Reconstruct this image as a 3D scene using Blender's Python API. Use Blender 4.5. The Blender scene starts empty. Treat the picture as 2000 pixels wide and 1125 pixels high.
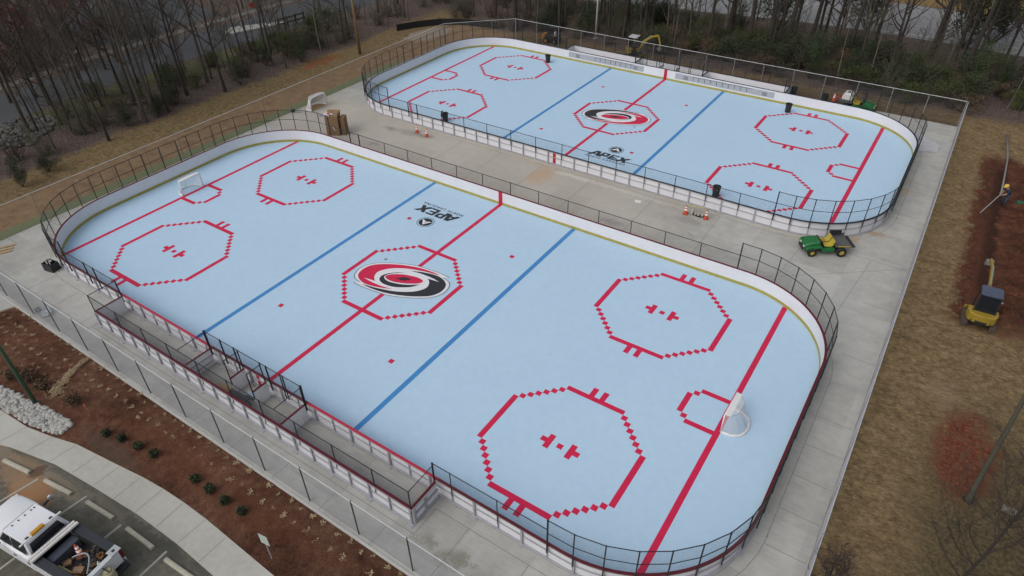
import bpy, bmesh, math, random
from mathutils import Matrix, Vector, Euler
# ------------------------------------------------------------------ camera, sky, sun, exposure
F = 0.3048                       # all dimensions below are written in feet, built in metres
S = bpy.context.scene
C = S.collection
R = math.radians
CAM = (84.37, -81.93, 86.09)     # feet
YAW, PIT, ROL, FPX = 0.5982, 0.9147, -0.0149, 1314.13
MC = Matrix.Rotation(YAW, 3, 'Z') @ Matrix.Rotation(PIT, 3, 'X') @ Matrix.Rotation(ROL, 3, 'Z')
cd = bpy.data.cameras.new('camera'); cam = bpy.data.objects.new('camera', cd); C.objects.link(cam)
cd.sensor_width = 36; cd.lens = FPX / 2000 * 36; cd.clip_start = 0.5; cd.clip_end = 2000
cam.matrix_world = Matrix.Translation(Vector(CAM) * F) @ MC.to_4x4()
S.camera = cam
w = bpy.data.worlds.new('World'); S.world = w; w.use_nodes = True
nt = w.node_tree; nt.nodes.clear()
sky = nt.nodes.new('ShaderNodeTexSky'); sky.sky_type = 'NISHITA'; sky.sun_disc = False
sky.sun_elevation = R(46); sky.sun_rotation = R(200); sky.air_density = 1.5; sky.dust_density = 4.0
hs = nt.nodes.new('ShaderNodeHueSaturation'); hs.inputs['Saturation'].default_value = 0.35
bg = nt.nodes.new('ShaderNodeBackground'); bg.inputs['Strength'].default_value = 0.14
wo = nt.nodes.new('ShaderNodeOutputWorld')
nt.links.new(sky.outputs[0], hs.inputs['Color']); nt.links.new(hs.outputs[0], bg.inputs['Color']); nt.links.new(bg.outputs[0], wo.inputs[0])
sl = bpy.data.lights.new('sun', 'SUN'); sl.energy = 0.75; sl.angle = R(70); sl.color = (1, 0.97, 0.93)
so = bpy.data.objects.new('sun', sl); C.objects.link(so)
az = R(200); el = R(46)
so.rotation_euler = Vector((math.sin(az) * math.cos(el), math.cos(az) * math.cos(el), math.sin(el))).to_track_quat('Z', 'Y').to_euler()
so.location = (0, 0, 60)
S.view_settings.view_transform = 'Standard'; S.view_settings.look = 'None'; S.view_settings.gamma = 1
S.view_settings.exposure = 0.0
S.render.engine = 'CYCLES'

def G(x, y, z=0.0):
    """point (feet) on the level z under a spot of the survey photograph"""
    d = MC @ Vector(((x - 1000) / FPX, -(y - 562.5) / FPX, -1.0))
    t = (z - CAM[2]) / d.z
    return (CAM[0] + t * d.x, CAM[1] + t * d.y, z)

# ------------------------------------------------------------------ mesh builder
class MB:
    def __init__(s): s.v = []; s.f = []; s.m = []; s.cur = 0
    def add(s, vs, fs):
        o = len(s.v); s.v += [tuple(p) for p in vs]
        for f in fs: s.f.append([i + o for i in f]); s.m.append(s.cur)
        return s
    def poly(s, pts, z=None):
        pts = [(p[0], p[1], z) for p in pts] if z is not None else pts
        return s.add(pts, [list(range(len(pts)))])
    def box2(s, x0, y0, z0, x1, y1, z1):
        return s.add([(x0,y0,z0),(x1,y0,z0),(x1,y1,z0),(x0,y1,z0),(x0,y0,z1),(x1,y0,z1),(x1,y1,z1),(x0,y1,z1)],
                     [[3,2,1,0],[4,5,6,7],[0,1,5,4],[1,2,6,5],[2,3,7,6],[3,0,4,7]])
    def box(s, cx, cy, cz, sx, sy, sz, rz=0):
        n = len(s.v); s.box2(-sx/2,-sy/2,-sz/2,sx/2,sy/2,sz/2); c, q = math.cos(rz), math.sin(rz)
        for i in range(n, len(s.v)):
            x, y, z = s.v[i]; s.v[i] = (cx + c*x - q*y, cy + q*x + c*y, cz + z)
        return s
    def prism(s, out, z0, z1):
        n = len(out)
        return s.add([(p[0],p[1],z0) for p in out] + [(p[0],p[1],z1) for p in out],
                     [list(range(n))[::-1], list(range(n, 2*n))] + [[i,(i+1)%n,n+(i+1)%n,n+i] for i in range(n)])
    def side(s, out, y0, y1, t=0.0):
        """side outline (x,z) extruded across y; t narrows the upper points"""
        n = len(out); zs = [p[1] for p in out]; a, b = min(zs), max(zs)
        k = lambda z: t * (z - a) / max(1e-6, b - a)
        return s.add([(p[0],y0+k(p[1]),p[1]) for p in out] + [(p[0],y1-k(p[1]),p[1]) for p in out],
                     [list(range(n)), list(range(n, 2*n))[::-1]] + [[(i+1)%n,i,n+i,n+(i+1)%n] for i in range(n)])
    def tube(s, pts, rad, n=6, cap=True):
        pts = [Vector(p) for p in pts]; k = len(pts)
        if not isinstance(rad, (list, tuple)): rad = [rad] * k
        o = len(s.v); u = None
        for i, p in enumerate(pts):
            t = (pts[min(i+1,k-1)] - pts[max(i-1,0)]).normalized()
            if u is None: u = t.cross(Vector((0,0,1)) if abs(t.z) < .9 else Vector((1,0,0))).normalized()
            else:
                u = u - t * u.dot(t); u = u.normalized() if u.length > 1e-6 else t.orthogonal().normalized()
            b = t.cross(u)
            for j in range(n):
                a = 2*math.pi*j/n; q = p + (u*math.cos(a) + b*math.sin(a)) * rad[i]; s.v.append(tuple(q))
        for i in range(k-1):
            for j in range(n):
                s.f.append([o+i*n+j, o+i*n+(j+1)%n, o+(i+1)*n+(j+1)%n, o+(i+1)*n+j]); s.m.append(s.cur)
        if cap:
            s.f.append([o+j for j in range(n)][::-1]); s.m.append(s.cur)
            s.f.append([o+(k-1)*n+j for j in range(n)]); s.m.append(s.cur)
        return s
    def bar(s, p0, p1, w, h):
        p0, p1 = Vector(p0), Vector(p1); t = (p1-p0).normalized()
        u = t.cross(Vector((0,0,1)) if abs(t.z) < .99 else Vector((1,0,0))).normalized(); b = u.cross(t)
        q = [p + u*a*w/2 + b*c*h/2 for p in (p0,p1) for a, c in ((-1,-1),(1,-1),(1,1),(-1,1))]
        return s.add(q, [[3,2,1,0],[4,5,6,7],[0,1,5,4],[1,2,6,5],[2,3,7,6],[3,0,4,7]])
    def lathe(s, prof, n=14, c=(0,0,0), ax='z', cap=True):
        o = len(s.v)
        for r, z in prof:
            for j in range(n):
                a = 2*math.pi*j/n; x, y = r*math.cos(a), r*math.sin(a)
                s.v.append((c[0]+x,c[1]+y,c[2]+z) if ax=='z' else (c[0]+x,c[1]+z,c[2]+y) if ax=='y' else (c[0]+z,c[1]+x,c[2]+y))
        for i in range(len(prof)-1):
            for j in range(n):
                s.f.append([o+i*n+j,o+i*n+(j+1)%n,o+(i+1)*n+(j+1)%n,o+(i+1)*n+j]); s.m.append(s.cur)
        for i in (0, len(prof)-1):
            if cap and prof[i][0] > 1e-4: s.f.append([o+i*n+j for j in range(n)]); s.m.append(s.cur)
        return s
    def ell(s, c, rx, ry, rz, n=10, k=6):
        return s.lathe_s([(math.sin(math.pi*i/k), -math.cos(math.pi*i/k)) for i in range(k+1)], n, c, rx, ry, rz)
    def lathe_s(s, prof, n, c, rx, ry, rz):
        o = len(s.v); s.lathe([(max(r,1e-5), z) for r, z in prof], n)
        for i in range(o, len(s.v)):
            x, y, z = s.v[i]; s.v[i] = (c[0]+x*rx, c[1]+y*ry, c[2]+z*rz)
        return s
    def sweep(s, path, prof, closed=True):
        """profile [(outward offset, z)] swept along a flat path"""
        n = len(path); o = len(s.v); k = len(prof)
        for i in range(n):
            a = Vector(path[(i-1)%n] if closed or i>0 else path[i]); b = Vector(path[(i+1)%n] if closed or i<n-1 else path[i])
            t = (b-a).normalized(); nx, ny = t.y, -t.x
            for off, z in prof: s.v.append((path[i][0]+nx*off, path[i][1]+ny*off, z))
        for i in range(n if closed else n-1):
            j = (i+1) % n
            for q in range(k):
                r = (q+1) % k
                s.f.append([o+i*k+q, o+j*k+q, o+j*k+r, o+i*k+r]); s.m.append(s.cur)
        if not closed:
            s.f.append([o+q for q in range(k)]); s.m.append(s.cur); s.f.append([o+(n-1)*k+q for q in range(k)][::-1]); s.m.append(s.cur)
        return s
    def link(s, p0, p1, z0, z1, cell=.19, wr=.0056, top=None):
        """woven wire of a chain-link panel between two posts; top = (z at p0, z at p1)"""
        p0, p1 = Vector((p0[0],p0[1],0)), Vector((p1[0],p1[1],0)); L = (p1-p0).length
        if L < .05: return s
        d = (p1-p0)/L; H = z1-z0; st = cell*1.414; nn = Vector((d.y,-d.x,0))
        for sg in (1, -1):
            k = -H if sg > 0 else 0
            c = (math.floor(k/st))*st + st*.5
            while c < L + (H if sg < 0 else 0):
                # x = c + sg*z
                za, zb = 0.0, H
                xa, xb = c, c + sg*H
                def cl(x): return min(max(x, 0), L)
                if sg > 0: za = max(0, 0-c); zb = min(H, L-c)
                else: za = max(0, c-L); zb = min(H, c)
                if zb - za > .02:
                    a = p0 + d*(c+sg*za) + Vector((0,0,z0+za)); b = p0 + d*(c+sg*zb) + Vector((0,0,z0+zb))
                    q = (b-a).normalized().cross(nn)*wr; m = nn*wr
                    s.add([a+q,a-q*.5+m,a-q*.5-m,b+q,b-q*.5+m,b-q*.5-m], [[0,1,4,3],[1,2,5,4],[2,0,3,5]])
                c += st
        return s
    def build(s, name, mat, parent=None, loc=(0,0,0), rot=None, smooth=False, bevel=0, seg=2):
        me = bpy.data.meshes.new(name)
        me.from_pydata([(a*F,b*F,c*F) for a,b,c in s.v], [], s.f)
        ms = mat if isinstance(mat, (list, tuple)) else [mat]
        for m in ms: me.materials.append(m)
        if len(ms) > 1: me.polygons.foreach_set('material_index', s.m)
        if smooth: me.polygons.foreach_set('use_smooth', [True]*len(s.f))
        me.update()
        o = bpy.data.objects.new(name, me); C.objects.link(o); o.location = Vector(loc)*F
        if rot is not None: o.rotation_euler = rot if not isinstance(rot, (int, float)) else (0,0,rot)
        if parent: o.parent = parent
        if bevel:
            b = o.modifiers.new('bevel', 'BEVEL'); b.width = bevel*F; b.segments = seg; b.limit_method = 'ANGLE'; b.angle_limit = R(35)
            if smooth is not None:
                me.polygons.foreach_set('use_smooth', [True]*len(s.f)); b.harden_normals = True
        return o

def tag(o, label=None, cat=None, group=None, kind=None):
    if label: o['label'] = label
    if cat: o['category'] = cat
    if group: o['group'] = group
    if kind: o['kind'] = kind
    return o
def thing(name, label, cat, loc=(0,0,0), rz=0, group=None):
    o = bpy.data.objects.new(name, None); C.objects.link(o); o.location = Vector(loc)*F; o.rotation_euler = (0,0,rz)
    o.empty_display_size = .2
    return tag(o, label, cat, group)
def dup(root, loc, rz=0, label=None, group=None, scale=None):
    r = root.copy(); C.objects.link(r); r.location = Vector(loc)*F; r.rotation_euler = (0,0,rz)
    if scale: r.scale = (scale,)*3 if not isinstance(scale, tuple) else scale
    if label: r['label'] = label
    if group: r['group'] = group
    for ch in list(root.children):
        c = ch.copy(); C.objects.link(c); c.parent = r
        for g in ch.children:
            d = g.copy(); C.objects.link(d); d.parent = c
    return r

# ------------------------------------------------------------------ materials
class NM:
    def __init__(s, name):
        s.m = bpy.data.materials.new(name); s.m.use_nodes = True; s.t = s.m.node_tree; s.n = s.t.nodes
        s.b = s.n['Principled BSDF']; s.l = s.t.links
        s.b.inputs['Specular IOR Level'].default_value = .3
    def put(s, sock, val):
        if hasattr(val, 'is_output') or isinstance(val, bpy.types.NodeSocket): s.l.new(val, sock)
        else:
            if sock.type == 'RGBA' and len(val) == 3: val = (*val, 1)
            sock.default_value = val
    def pos(s, k=1/F, obj=False):
        if obj: src = s.n.new('ShaderNodeTexCoord').outputs['Object']
        else: src = s.n.new('ShaderNodeNewGeometry').outputs['Position']
        v = s.n.new('ShaderNodeVectorMath'); v.operation = 'SCALE'; s.put(v.inputs[0], src); v.inputs['Scale'].default_value = k
        return v.outputs[0]
    def sep(s, v):
        q = s.n.new('ShaderNodeSeparateXYZ'); s.put(q.inputs[0], v); return q.outputs
    def vscale(s, v, k):
        q = s.n.new('ShaderNodeVectorMath'); q.operation = 'MULTIPLY'; s.put(q.inputs[0], v); q.inputs[1].default_value = k; return q.outputs[0]
    def noise(s, v, sc, det=3, ro=.55, col=False, dist=0):
        q = s.n.new('ShaderNodeTexNoise'); s.put(q.inputs['Vector'], v); q.inputs['Scale'].default_value = sc
        q.inputs['Detail'].default_value = det; q.inputs['Roughness'].default_value = ro; q.inputs['Distortion'].default_value = dist
        return q.outputs['Color' if col else 'Fac']
    def vor(s, v, sc, feat='F1', out='Distance'):
        q = s.n.new('ShaderNodeTexVoronoi'); q.feature = feat; s.put(q.inputs['Vector'], v); q.inputs['Scale'].default_value = sc
        return q.outputs[out]
    def ma(s, op, a, b=0.0, c=None):
        q = s.n.new('ShaderNodeMath'); q.operation = op; s.put(q.inputs[0], a); s.put(q.inputs[1], b)
        if c is not None: s.put(q.inputs[2], c)
        return q.outputs[0]
    def ss(s, x, a, b):
        """smooth step from 0 at a to 1 at b"""
        q = s.n.new('ShaderNodeMapRange'); q.interpolation_type = 'SMOOTHSTEP'; s.put(q.inputs[0], x)
        if a <= b: vals = (a, b, 0, 1)
        else: vals = (b, a, 1, 0)
        for i, k in enumerate(vals): q.inputs[1+i].default_value = k
        return q.outputs[0]
    def mix(s, f, a, b, mode='MIX'):
        q = s.n.new('ShaderNodeMix'); q.data_type = 'RGBA'; q.blend_type = mode
        s.put(q.inputs[0], f); s.put(q.inputs[6], a); s.put(q.inputs[7], b); return q.outputs[2]
    def ramp(s, f, stops):
        q = s.n.new('ShaderNodeValToRGB'); s.put(q.inputs[0], f); e = q.color_ramp.elements
        while len(e) < len(stops): e.new(.5)
        for i, (p, c) in enumerate(stops): e[i].position = p; e[i].color = (*c, 1)
        return q.outputs[0]
    def blob(s, xw, yw, cx, cy, rx, ry, soft=.5):
        """1 inside a warped ellipse, fading to 0"""
        a = s.ma('DIVIDE', s.ma('SUBTRACT', xw, cx), rx); b = s.ma('DIVIDE', s.ma('SUBTRACT', yw, cy), ry)
        d = s.ma('ADD', s.ma('MULTIPLY', a, a), s.ma('MULTIPLY', b, b))
        return s.ss(d, 1.0, max(0.0, 1-soft))
    def band(s, x, a, b, soft):
        return s.ma('MULTIPLY', s.ss(x, a-soft, a+soft), s.ss(x, b+soft, b-soft))
    def bump(s, h, k=.3, d=.02):
        q = s.n.new('ShaderNodeBump'); q.inputs['Strength'].default_value = k; q.inputs['Distance'].default_value = d
        s.put(q.inputs['Height'], h); s.l.new(q.outputs[0], s.b.inputs['Normal'])
    def col(s, c): s.put(s.b.inputs['Base Color'], c); return s
    def rough(s, r): s.put(s.b.inputs['Roughness'], r); return s
_M = {}
def mat(name, c, rough=.6, var=.18, sc=3.0, metal=0, bump=0, obj=True):
    """painted / moulded surface: a base colour with uneven wear"""
    if name in _M: return _M[name]
    q = NM(name); p = q.pos(obj=obj)
    n = q.noise(p, sc, 5, .6); n2 = q.noise(p, sc*9, 2)
    f = q.ma('ADD', q.ma('MULTIPLY', n, .7), q.ma('MULTIPLY', n2, .3))
    a = tuple(k*(1-var) for k in c); b = tuple(min(1, k*(1+var)) for k in c)
    q.col(q.ramp(f, [(.3, a), (.7, b)])).rough(rough); q.b.inputs['Metallic'].default_value = metal
    if bump: q.bump(n2, bump, .01)
    _M[name] = q.m; return q.m
# ------------------------------------------------------------------ ground, pavements, roads
def struct(name, mb, m, parent=None, **k):
    o = mb.build(name, m, parent, **k)
    if not parent: o['kind'] = 'structure'
    return o
def ground_mat():
    q = NM('earth'); P = q.pos(); x, y, _ = q.sep(P)
    n1 = q.noise(P, .05, 3); n2 = q.noise(P, .33, 4, .6); n3 = q.noise(P, 1.6, 5, .65); n4 = q.noise(P, 6, 3, .7)
    wob = q.ma('ADD', q.ma('MULTIPLY_ADD', n1, 14, -7), q.ma('MULTIPLY_ADD', n2, 9, -4.5))
    small = q.ma('ADD', q.ma('MULTIPLY_ADD', n2, 5, -2.5), q.ma('MULTIPLY_ADD', n3, 2.4, -1.2))
    xw = q.ma('ADD', x, wob); yw = q.ma('ADD', y, wob)
    xs = q.ma('ADD', x, small); ys = q.ma('ADD', y, small)
    # dead leaves of the woods
    leaf = q.ramp(q.ma('ADD', q.ma('MULTIPLY', n3, .6), q.ma('MULTIPLY', n4, .4)), [(.38, (.038,.028,.025)), (.5, (.092,.068,.060)), (.62, (.175,.135,.118))])
    moss = q.ramp(n4, [(.3, (.022,.03,.010)), (.7, (.075,.085,.03))])
    c = q.mix(q.ma('MULTIPLY', q.ss(n2, .54, .72), .45), leaf, moss)
    straw_v = q.vscale(P, (.55, 2.2, 1))
    st = q.noise(straw_v, 2.2, 6, .7)
    st2 = q.noise(straw_v, 9, 4, .7); n5 = q.noise(P, .9, 4, .6)
    straw = q.ramp(q.ma('ADD', q.ma('MULTIPLY', st, .35), q.ma('ADD', q.ma('MULTIPLY', n2, .2), q.ma('ADD', q.ma('MULTIPLY', st2, .25), q.ma('MULTIPLY', n5, .2)))), [(.41, (.066,.046,.026)), (.475, (.142,.097,.051)), (.525, (.195,.136,.073)), (.60, (.28,.207,.12))])
    grass = q.ramp(q.ma('ADD', q.ma('MULTIPLY', n3, .5), q.ma('MULTIPLY', n4, .5)), [(.40, (.022,.035,.010)), (.6, (.105,.112,.035))])
    tan = q.ramp(q.ma('ADD', q.ma('MULTIPLY', n2, .6), q.ma('MULTIPLY', n3, .4)), [(.33, (.135,.085,.05)), (.5, (.20,.127,.074)), (.7, (.25,.185,.11))])
    clay = q.ramp(q.ma('ADD', q.ma('MULTIPLY', n3, .45), q.ma('ADD', q.ma('MULTIPLY', n2, .3), q.ma('MULTIPLY', n4, .25))), [(.38, (.016,.008,.007)), (.46, (.045,.016,.011)), (.53, (.082,.027,.017)), (.62, (.15,.068,.040))])
    yg = q.mix(q.ma('MULTIPLY', q.ss(q.ma('ADD', q.ma('MULTIPLY', n2, .6), q.ma('MULTIPLY', n3, .4)), .5, .62), .8), straw, grass)
    # left: verge of the road, straw and grass outside the fence, graded dirt, seeded green strip
    inY = q.ss(q.ma('ADD', y, 0), 172, 158)
    m = q.ma('MULTIPLY', q.band(xw, -162, -143, 4), q.ss(y, 125, 95)); c = q.mix(m, c, q.mix(q.ss(n2, .4, .62), grass, leaf))
    m = q.ma('MULTIPLY', q.band(xw, -121, -100, 2.5), inY); c = q.mix(m, c, yg)
    m = q.ma('MULTIPLY', q.ss(q.ma('ADD', x, q.ma('MULTIPLY', small, 1.5)), -109, -104), q.ss(y, 158, 149)); c = q.mix(m, c, tan)
    m = q.band(q.ma('ADD', x, q.ma('MULTIPLY', small, .35)), -93.6, -86, .7); c = q.mix(q.ma('MULTIPLY', m, q.ss(y, 112, 95)), c, q.ramp(n4, [(.3, (.075,.105,.055)), (.7, (.19,.205,.12))]))
    m = q.blob(xw, yw, -116, 88, 3.2, 13, .6); c = q.mix(q.ma('MULTIPLY', m, .8), c, (.20,.078,.035))
    m = q.blob(xw, yw, -103, 136, 7, 12, .6); c = q.mix(q.ma('MULTIPLY', m, .7), c, (.27,.24,.21))
    # behind the far rink
    m = q.ma('MULTIPLY', q.ss(xs, -77, -70), q.band(yw, 143, 160, 3)); c = q.mix(m, c, q.mix(q.ma('MULTIPLY', q.ss(n2, .42, .7), .7), straw, leaf))
    # right: straw mulch, clay of the trench, rough grass
    m = q.ma('MULTIPLY', q.ss(x, 84, 86), q.ss(yw, 162, 152)); c = q.mix(m, c, straw)
    m = q.ma('MULTIPLY', q.ss(q.ma('ADD', xw, q.ma('MULTIPLY', y, -.12)), 95, 106), q.ss(yw, 40, 8)); c = q.mix(q.ma('MULTIPLY', m, .8), c, q.mix(q.ss(n3, .4, .6), (.110,.082,.046), (.042,.040,.021)))
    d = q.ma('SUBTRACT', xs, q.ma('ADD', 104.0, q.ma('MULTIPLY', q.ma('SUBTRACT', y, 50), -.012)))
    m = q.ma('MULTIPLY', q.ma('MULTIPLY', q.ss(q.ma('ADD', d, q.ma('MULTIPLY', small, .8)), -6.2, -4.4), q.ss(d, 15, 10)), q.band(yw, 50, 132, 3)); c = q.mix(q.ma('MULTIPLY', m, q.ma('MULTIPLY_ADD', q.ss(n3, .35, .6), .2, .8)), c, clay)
    m = q.ma('MULTIPLY', q.band(d, -1.6, .6, .7), q.band(ys, 62, 125, 3)); c = q.mix(q.ma('MULTIPLY', m, .8), c, (.030,.014,.010))  # dark depth of the trench painted into the colour, no hollow below
    m = q.blob(xs, ys, 105.0, 13.5, 5.8, 13, .85); c = q.mix(q.ma('MULTIPLY', m, q.ss(q.ma('ADD', q.ma('MULTIPLY', q.noise(q.vscale(P, (.9,.28,1)), 1.0, 5, .65), .7), q.ma('MULTIPLY', n3, .3)), .28, .56)), c, q.ramp(q.ma('ADD', q.ma('MULTIPLY', n3, .6), q.ma('MULTIPLY', n4, .4)), [(.38, (.060,.019,.012)), (.5, (.125,.036,.020)), (.62, (.19,.080,.047))]))
    m = q.blob(xs, ys, 100.2, 26, 3, 5, .9); c = q.mix(q.ma('MULTIPLY', m, .5), c, (.21,.15,.095))
    m = q.ma('MULTIPLY', q.ss(yw, 278, 286), q.ss(x, 0, 30)); c = q.mix(m, c, q.ramp(n3, [(.3, (.11,.07,.03)), (.7, (.25,.17,.075))]))
    q.col(c).rough(.95); q.b.inputs['Specular IOR Level'].default_value = .1
    q.bump(q.ma('ADD', q.ma('MULTIPLY', n3, .6), q.ma('ADD', q.ma('MULTIPLY', n4, .3), q.ma('MULTIPLY', st, .4))), .9, .12)
    return q.m
g = MB(); NX = 8
g.add([(-1500,-1500,-.15),(1500,-1500,-.15),(1500,1500,-.15),(-1500,1500,-.15)], [[0,1,2,3]])
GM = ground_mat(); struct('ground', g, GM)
from mathutils import noise as mn
sg = MB(); SX, SY = 84, 470
for j in range(SY+1):
    for i in range(SX+1):
        x = 89.75+36*i/SX; y = -62+222*j/SY; e = min(1, i/2, (SX-i)/4, j/4, (SY-j)/4)
        h = .10+.16*mn.noise(Vector((x*.5,y*.5,1)))+.15*mn.noise(Vector((x*1.3,y*2.0,4)))
        rut = max(0, 1-abs(x-97.2-.8*mn.noise(Vector((y*.05,0,0))))/1.3)*max(0, min(1, .5+2*mn.noise(Vector((y*.12,3,0)))))
        h += rut*.16*math.sin(y*3.1+x*.6)-rut*.05
        sg.v.append((x, y, -.145+e*max(0.0, h)))
for j in range(SY):
    for i in range(SX): a = j*(SX+1)+i; sg.f.append([a,a+1,a+SX+2,a+SX+1]); sg.m.append(0)
struct('straw_ground', sg, GM)

def concrete_mat():
    q = NM('concrete'); P = q.pos(); x, y, _ = q.sep(P)
    n1 = q.noise(P, .06, 4); n2 = q.noise(P, .4, 5, .6); n3 = q.noise(P, 2.5, 4, .65); n4 = q.noise(P, 18, 2)
    fl = lambda a, k, o: q.ma('FLOOR', q.ma('DIVIDE', q.ma('ADD', a, o), k))
    cv = q.n.new('ShaderNodeCombineXYZ'); q.put(cv.inputs[0], fl(x, 10, 2)); q.put(cv.inputs[1], fl(y, 11, 3))
    wn = q.n.new('ShaderNodeTexWhiteNoise'); q.put(wn.inputs['Vector'], cv.outputs[0])
    brush = q.noise(q.vscale(P, (.25, 5, 1)), 1.2, 3)
    f = q.ma('ADD', q.ma('MULTIPLY', n1, .35), q.ma('ADD', q.ma('MULTIPLY', n2, .3), q.ma('ADD', q.ma('MULTIPLY', wn.outputs['Value'], .12), q.ma('MULTIPLY', brush, .23))))
    c = q.ramp(f, [(.36, (.265,.26,.245)), (.5, (.345,.34,.32)), (.64, (.42,.415,.395))])
    aisle = q.ma('MULTIPLY', q.band(q.ma('ADD', y, q.ma('MULTIPLY_ADD', n1, 10, -5)), 38, 66, 3), q.ss(x, 62, 15))
    c = q.mix(q.ma('MULTIPLY', aisle, .55), c, (.37,.325,.27))
    sm = q.ma('ADD', q.ma('MULTIPLY_ADD', n2, 7, -3.5), q.ma('MULTIPLY_ADD', n3, 5, -2.5)); xs = q.ma('ADD', x, sm); ys = q.ma('ADD', y, q.ma('MULTIPLY', sm, .6))
    for cx, cy, rx, ry, col, k in [
        (-54,56.5,3.6,1.2,(.17,.155,.135),.75), (-46,57.6,6,2.0,(.19,.18,.165),.6), (-42,58,4,1.6,(.16,.145,.13),.6), (-51,46,3,1,(.2,.18,.15),.6),
        (.5,56,3.6,6.5,(.40,.25,.14),.65), (-3,60.5,5,1.6,(.36,.26,.17),.4), (9,60,7,1.0,(.50,.48,.44),.8), (22,60,10,.8,(.46,.45,.42),.7), (34,59.8,8,.8,(.47,.46,.43),.6),
        (42.5,55.5,4.6,1.5,(.22,.215,.205),.7), (27,45,4,1.1,(.23,.225,.215),.7), (45.5,49.5,2.6,1.5,(.23,.225,.215),.6), (36,60,4,1.2,(.40,.31,.22),.5),
        (75,68,5,2.5,(.36,.26,.17),.7), (81,82,1.8,1.6,(.40,.30,.18),.7), (83,98,2,2.5,(.42,.32,.2),.6), (83,104,1.6,1.6,(.38,.29,.18),.5), (66,62,14,1.0,(.42,.37,.29),.5), (80,73,3,1,(.33,.2,.12),.7),
        (44,-44.8,2.2,1.2,(.19,.175,.14),.7), (49,-45,2.6,1.6,(.16,.145,.11),.75), (55,-45.4,4,1.8,(.21,.19,.15),.6), (61,-46,6,2.2,(.2,.185,.15),.55),
        (-54,-47.6,2.8,1.1,(.27,.255,.23),.7), (38,-47.5,3,1.2,(.3,.295,.29),.5), (62,50,6,8,(.42,.415,.40),.5), (80,40,4,14,(.31,.31,.30),.4), (77,60,3,3,(.27,.27,.265),.35)]:
        c = q.mix(q.ma('MULTIPLY', q.blob(xs, ys, cx, cy, rx*1.1, ry*1.1, 1.0), k*.9), c, col)
    c = q.mix(q.ma('MULTIPLY', q.ss(n4, .62, .8), .25), c, (.22,.215,.205))
    q.col(c).rough(.85); q.bump(q.ma('ADD', n3, q.ma('MULTIPLY', n4, .5)), .15, .01)
    return q.m
MCON = concrete_mat()
def grey_mat(name, stops, ds=1.0, rough=.9, warm=None):
    q = NM(name); P = q.pos(); n1 = q.noise(P, .12*ds, 4); n2 = q.noise(P, 1.1*ds, 5, .65); n3 = q.noise(P, 14*ds, 2)
    f = q.ma('ADD', q.ma('MULTIPLY', n1, .4), q.ma('ADD', q.ma('MULTIPLY', n2, .35), q.ma('MULTIPLY', n3, .25)))
    c = q.ramp(f, stops)
    if warm: c = warm(q, P, c, n1, n2)
    q.col(c).rough(rough); q.bump(n3, .3, .01); return q.m
slab = MB(); slab.prism([(-89.4,-50.1),(60,-50.1),(89.5,-50.1),(89.5,148.4),(-69,148.4),(-89.4,128.6)], -.4, 0)
SLAB = struct('concrete_slab', slab, MCON)
plaza = MB(); plaza.prism([(-61,-50.15),(-62,-52.6),(-66,-55.8),(-74,-58),(-110,-60),(-110,-50.15)], -.4, -.01)
struct('entrance_path', plaza, MCON)
up = [(-72,-66.5),(-50,-66.6),(-40,-66.3),(-33.5,-65.8),(-25.6,-65.2),(-20,-64.0),(-14.9,-62.6),(-9.9,-61.9),(-4.9,-61.2),(-.2,-60.5),(4.6,-60),(9.4,-59.75),(14.6,-59.7),(25,-60.0),(60,-61)]
lo = [(60,-66),(23.1,-64.7),(14.5,-64.5),(5.4,-64.8),(-4.6,-65.7),(-13.9,-66.7),(-23.4,-68.9),(-28,-70.5),(-50,-72),(-72,-72)]
sw = MB(); sw.prism(lo + up, -.4, -.02)
SW = struct('sidewalk', sw, grey_mat('sidewalk concrete', [(.32,(.31,.30,.265)),(.5,(.375,.365,.33)),(.68,(.42,.41,.375))]))
jm = mat('joint', (.15,.148,.14), .95)
def joints(name, segs, z, w, parent):
    j = MB()
    for a, b in segs:
        d = Vector((b[0]-a[0], b[1]-a[1])); n = Vector((-d.y, d.x)).normalized()*w/2
        j.poly([(a[0]+n.x,a[1]+n.y),(a[0]-n.x,a[1]-n.y),(b[0]-n.x,b[1]-n.y),(b[0]+n.x,b[1]+n.y)], z)
    return j.build(name, jm, parent)
seg = []
for k in range(15):                                   # front strip
    xx = -85 + k*10.2; seg.append(((xx,-49.8),(xx,-46.0 if abs(xx) < 41 else -39.8)))
seg += [((-86,-45.6),(-41,-45.6)), ((41.6,-45.9),(60,-45.9)), ((-41.6,-44.9),(41.6,-44.9)), ((-41.2,-40),(-41.2,-44.9)), ((41.6,-40),(41.6,-44.9)), ((-62,-39.9),(-41,-39.9)), ((41.4,-39.9),(62,-39.9))]
for k in range(15): seg.append(((83.6, -47+k*7.0 if k < 8 else 9+ (k-8)*18), (89.3, -47+k*7.0 if k < 8 else 9+(k-8)*18)))
seg += [((83.5,-18),(83.5,18)), ((83.5,82),(83.5,120)), ((-83.8,-20),(-83.8,14))]
for k in range(6): seg.append(((-89,-38+k*9.5),(-84,-38+k*9.5)))
for xx in (-30,-16,-2,13,31,48,66,80): seg.append(((xx,39.5),(xx+(0 if xx<60 else 2),61.2)))
seg += [((-45,61.2),(65,61.2)), ((62,41),(89,62)), ((66,61.5),(89.3,61.5))]
for a0, cx, cy in ((-90,61.3,-17.4),(0,61.3,17.4),(0,61.3,118.4),(-90,61.3,83.6)):
    pts = [(cx+22.3*math.cos(R(a0+i*9)), cy+22.3*math.sin(R(a0+i*9))) for i in range(11)]
    seg += list(zip(pts[:-1], pts[1:]))
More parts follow.
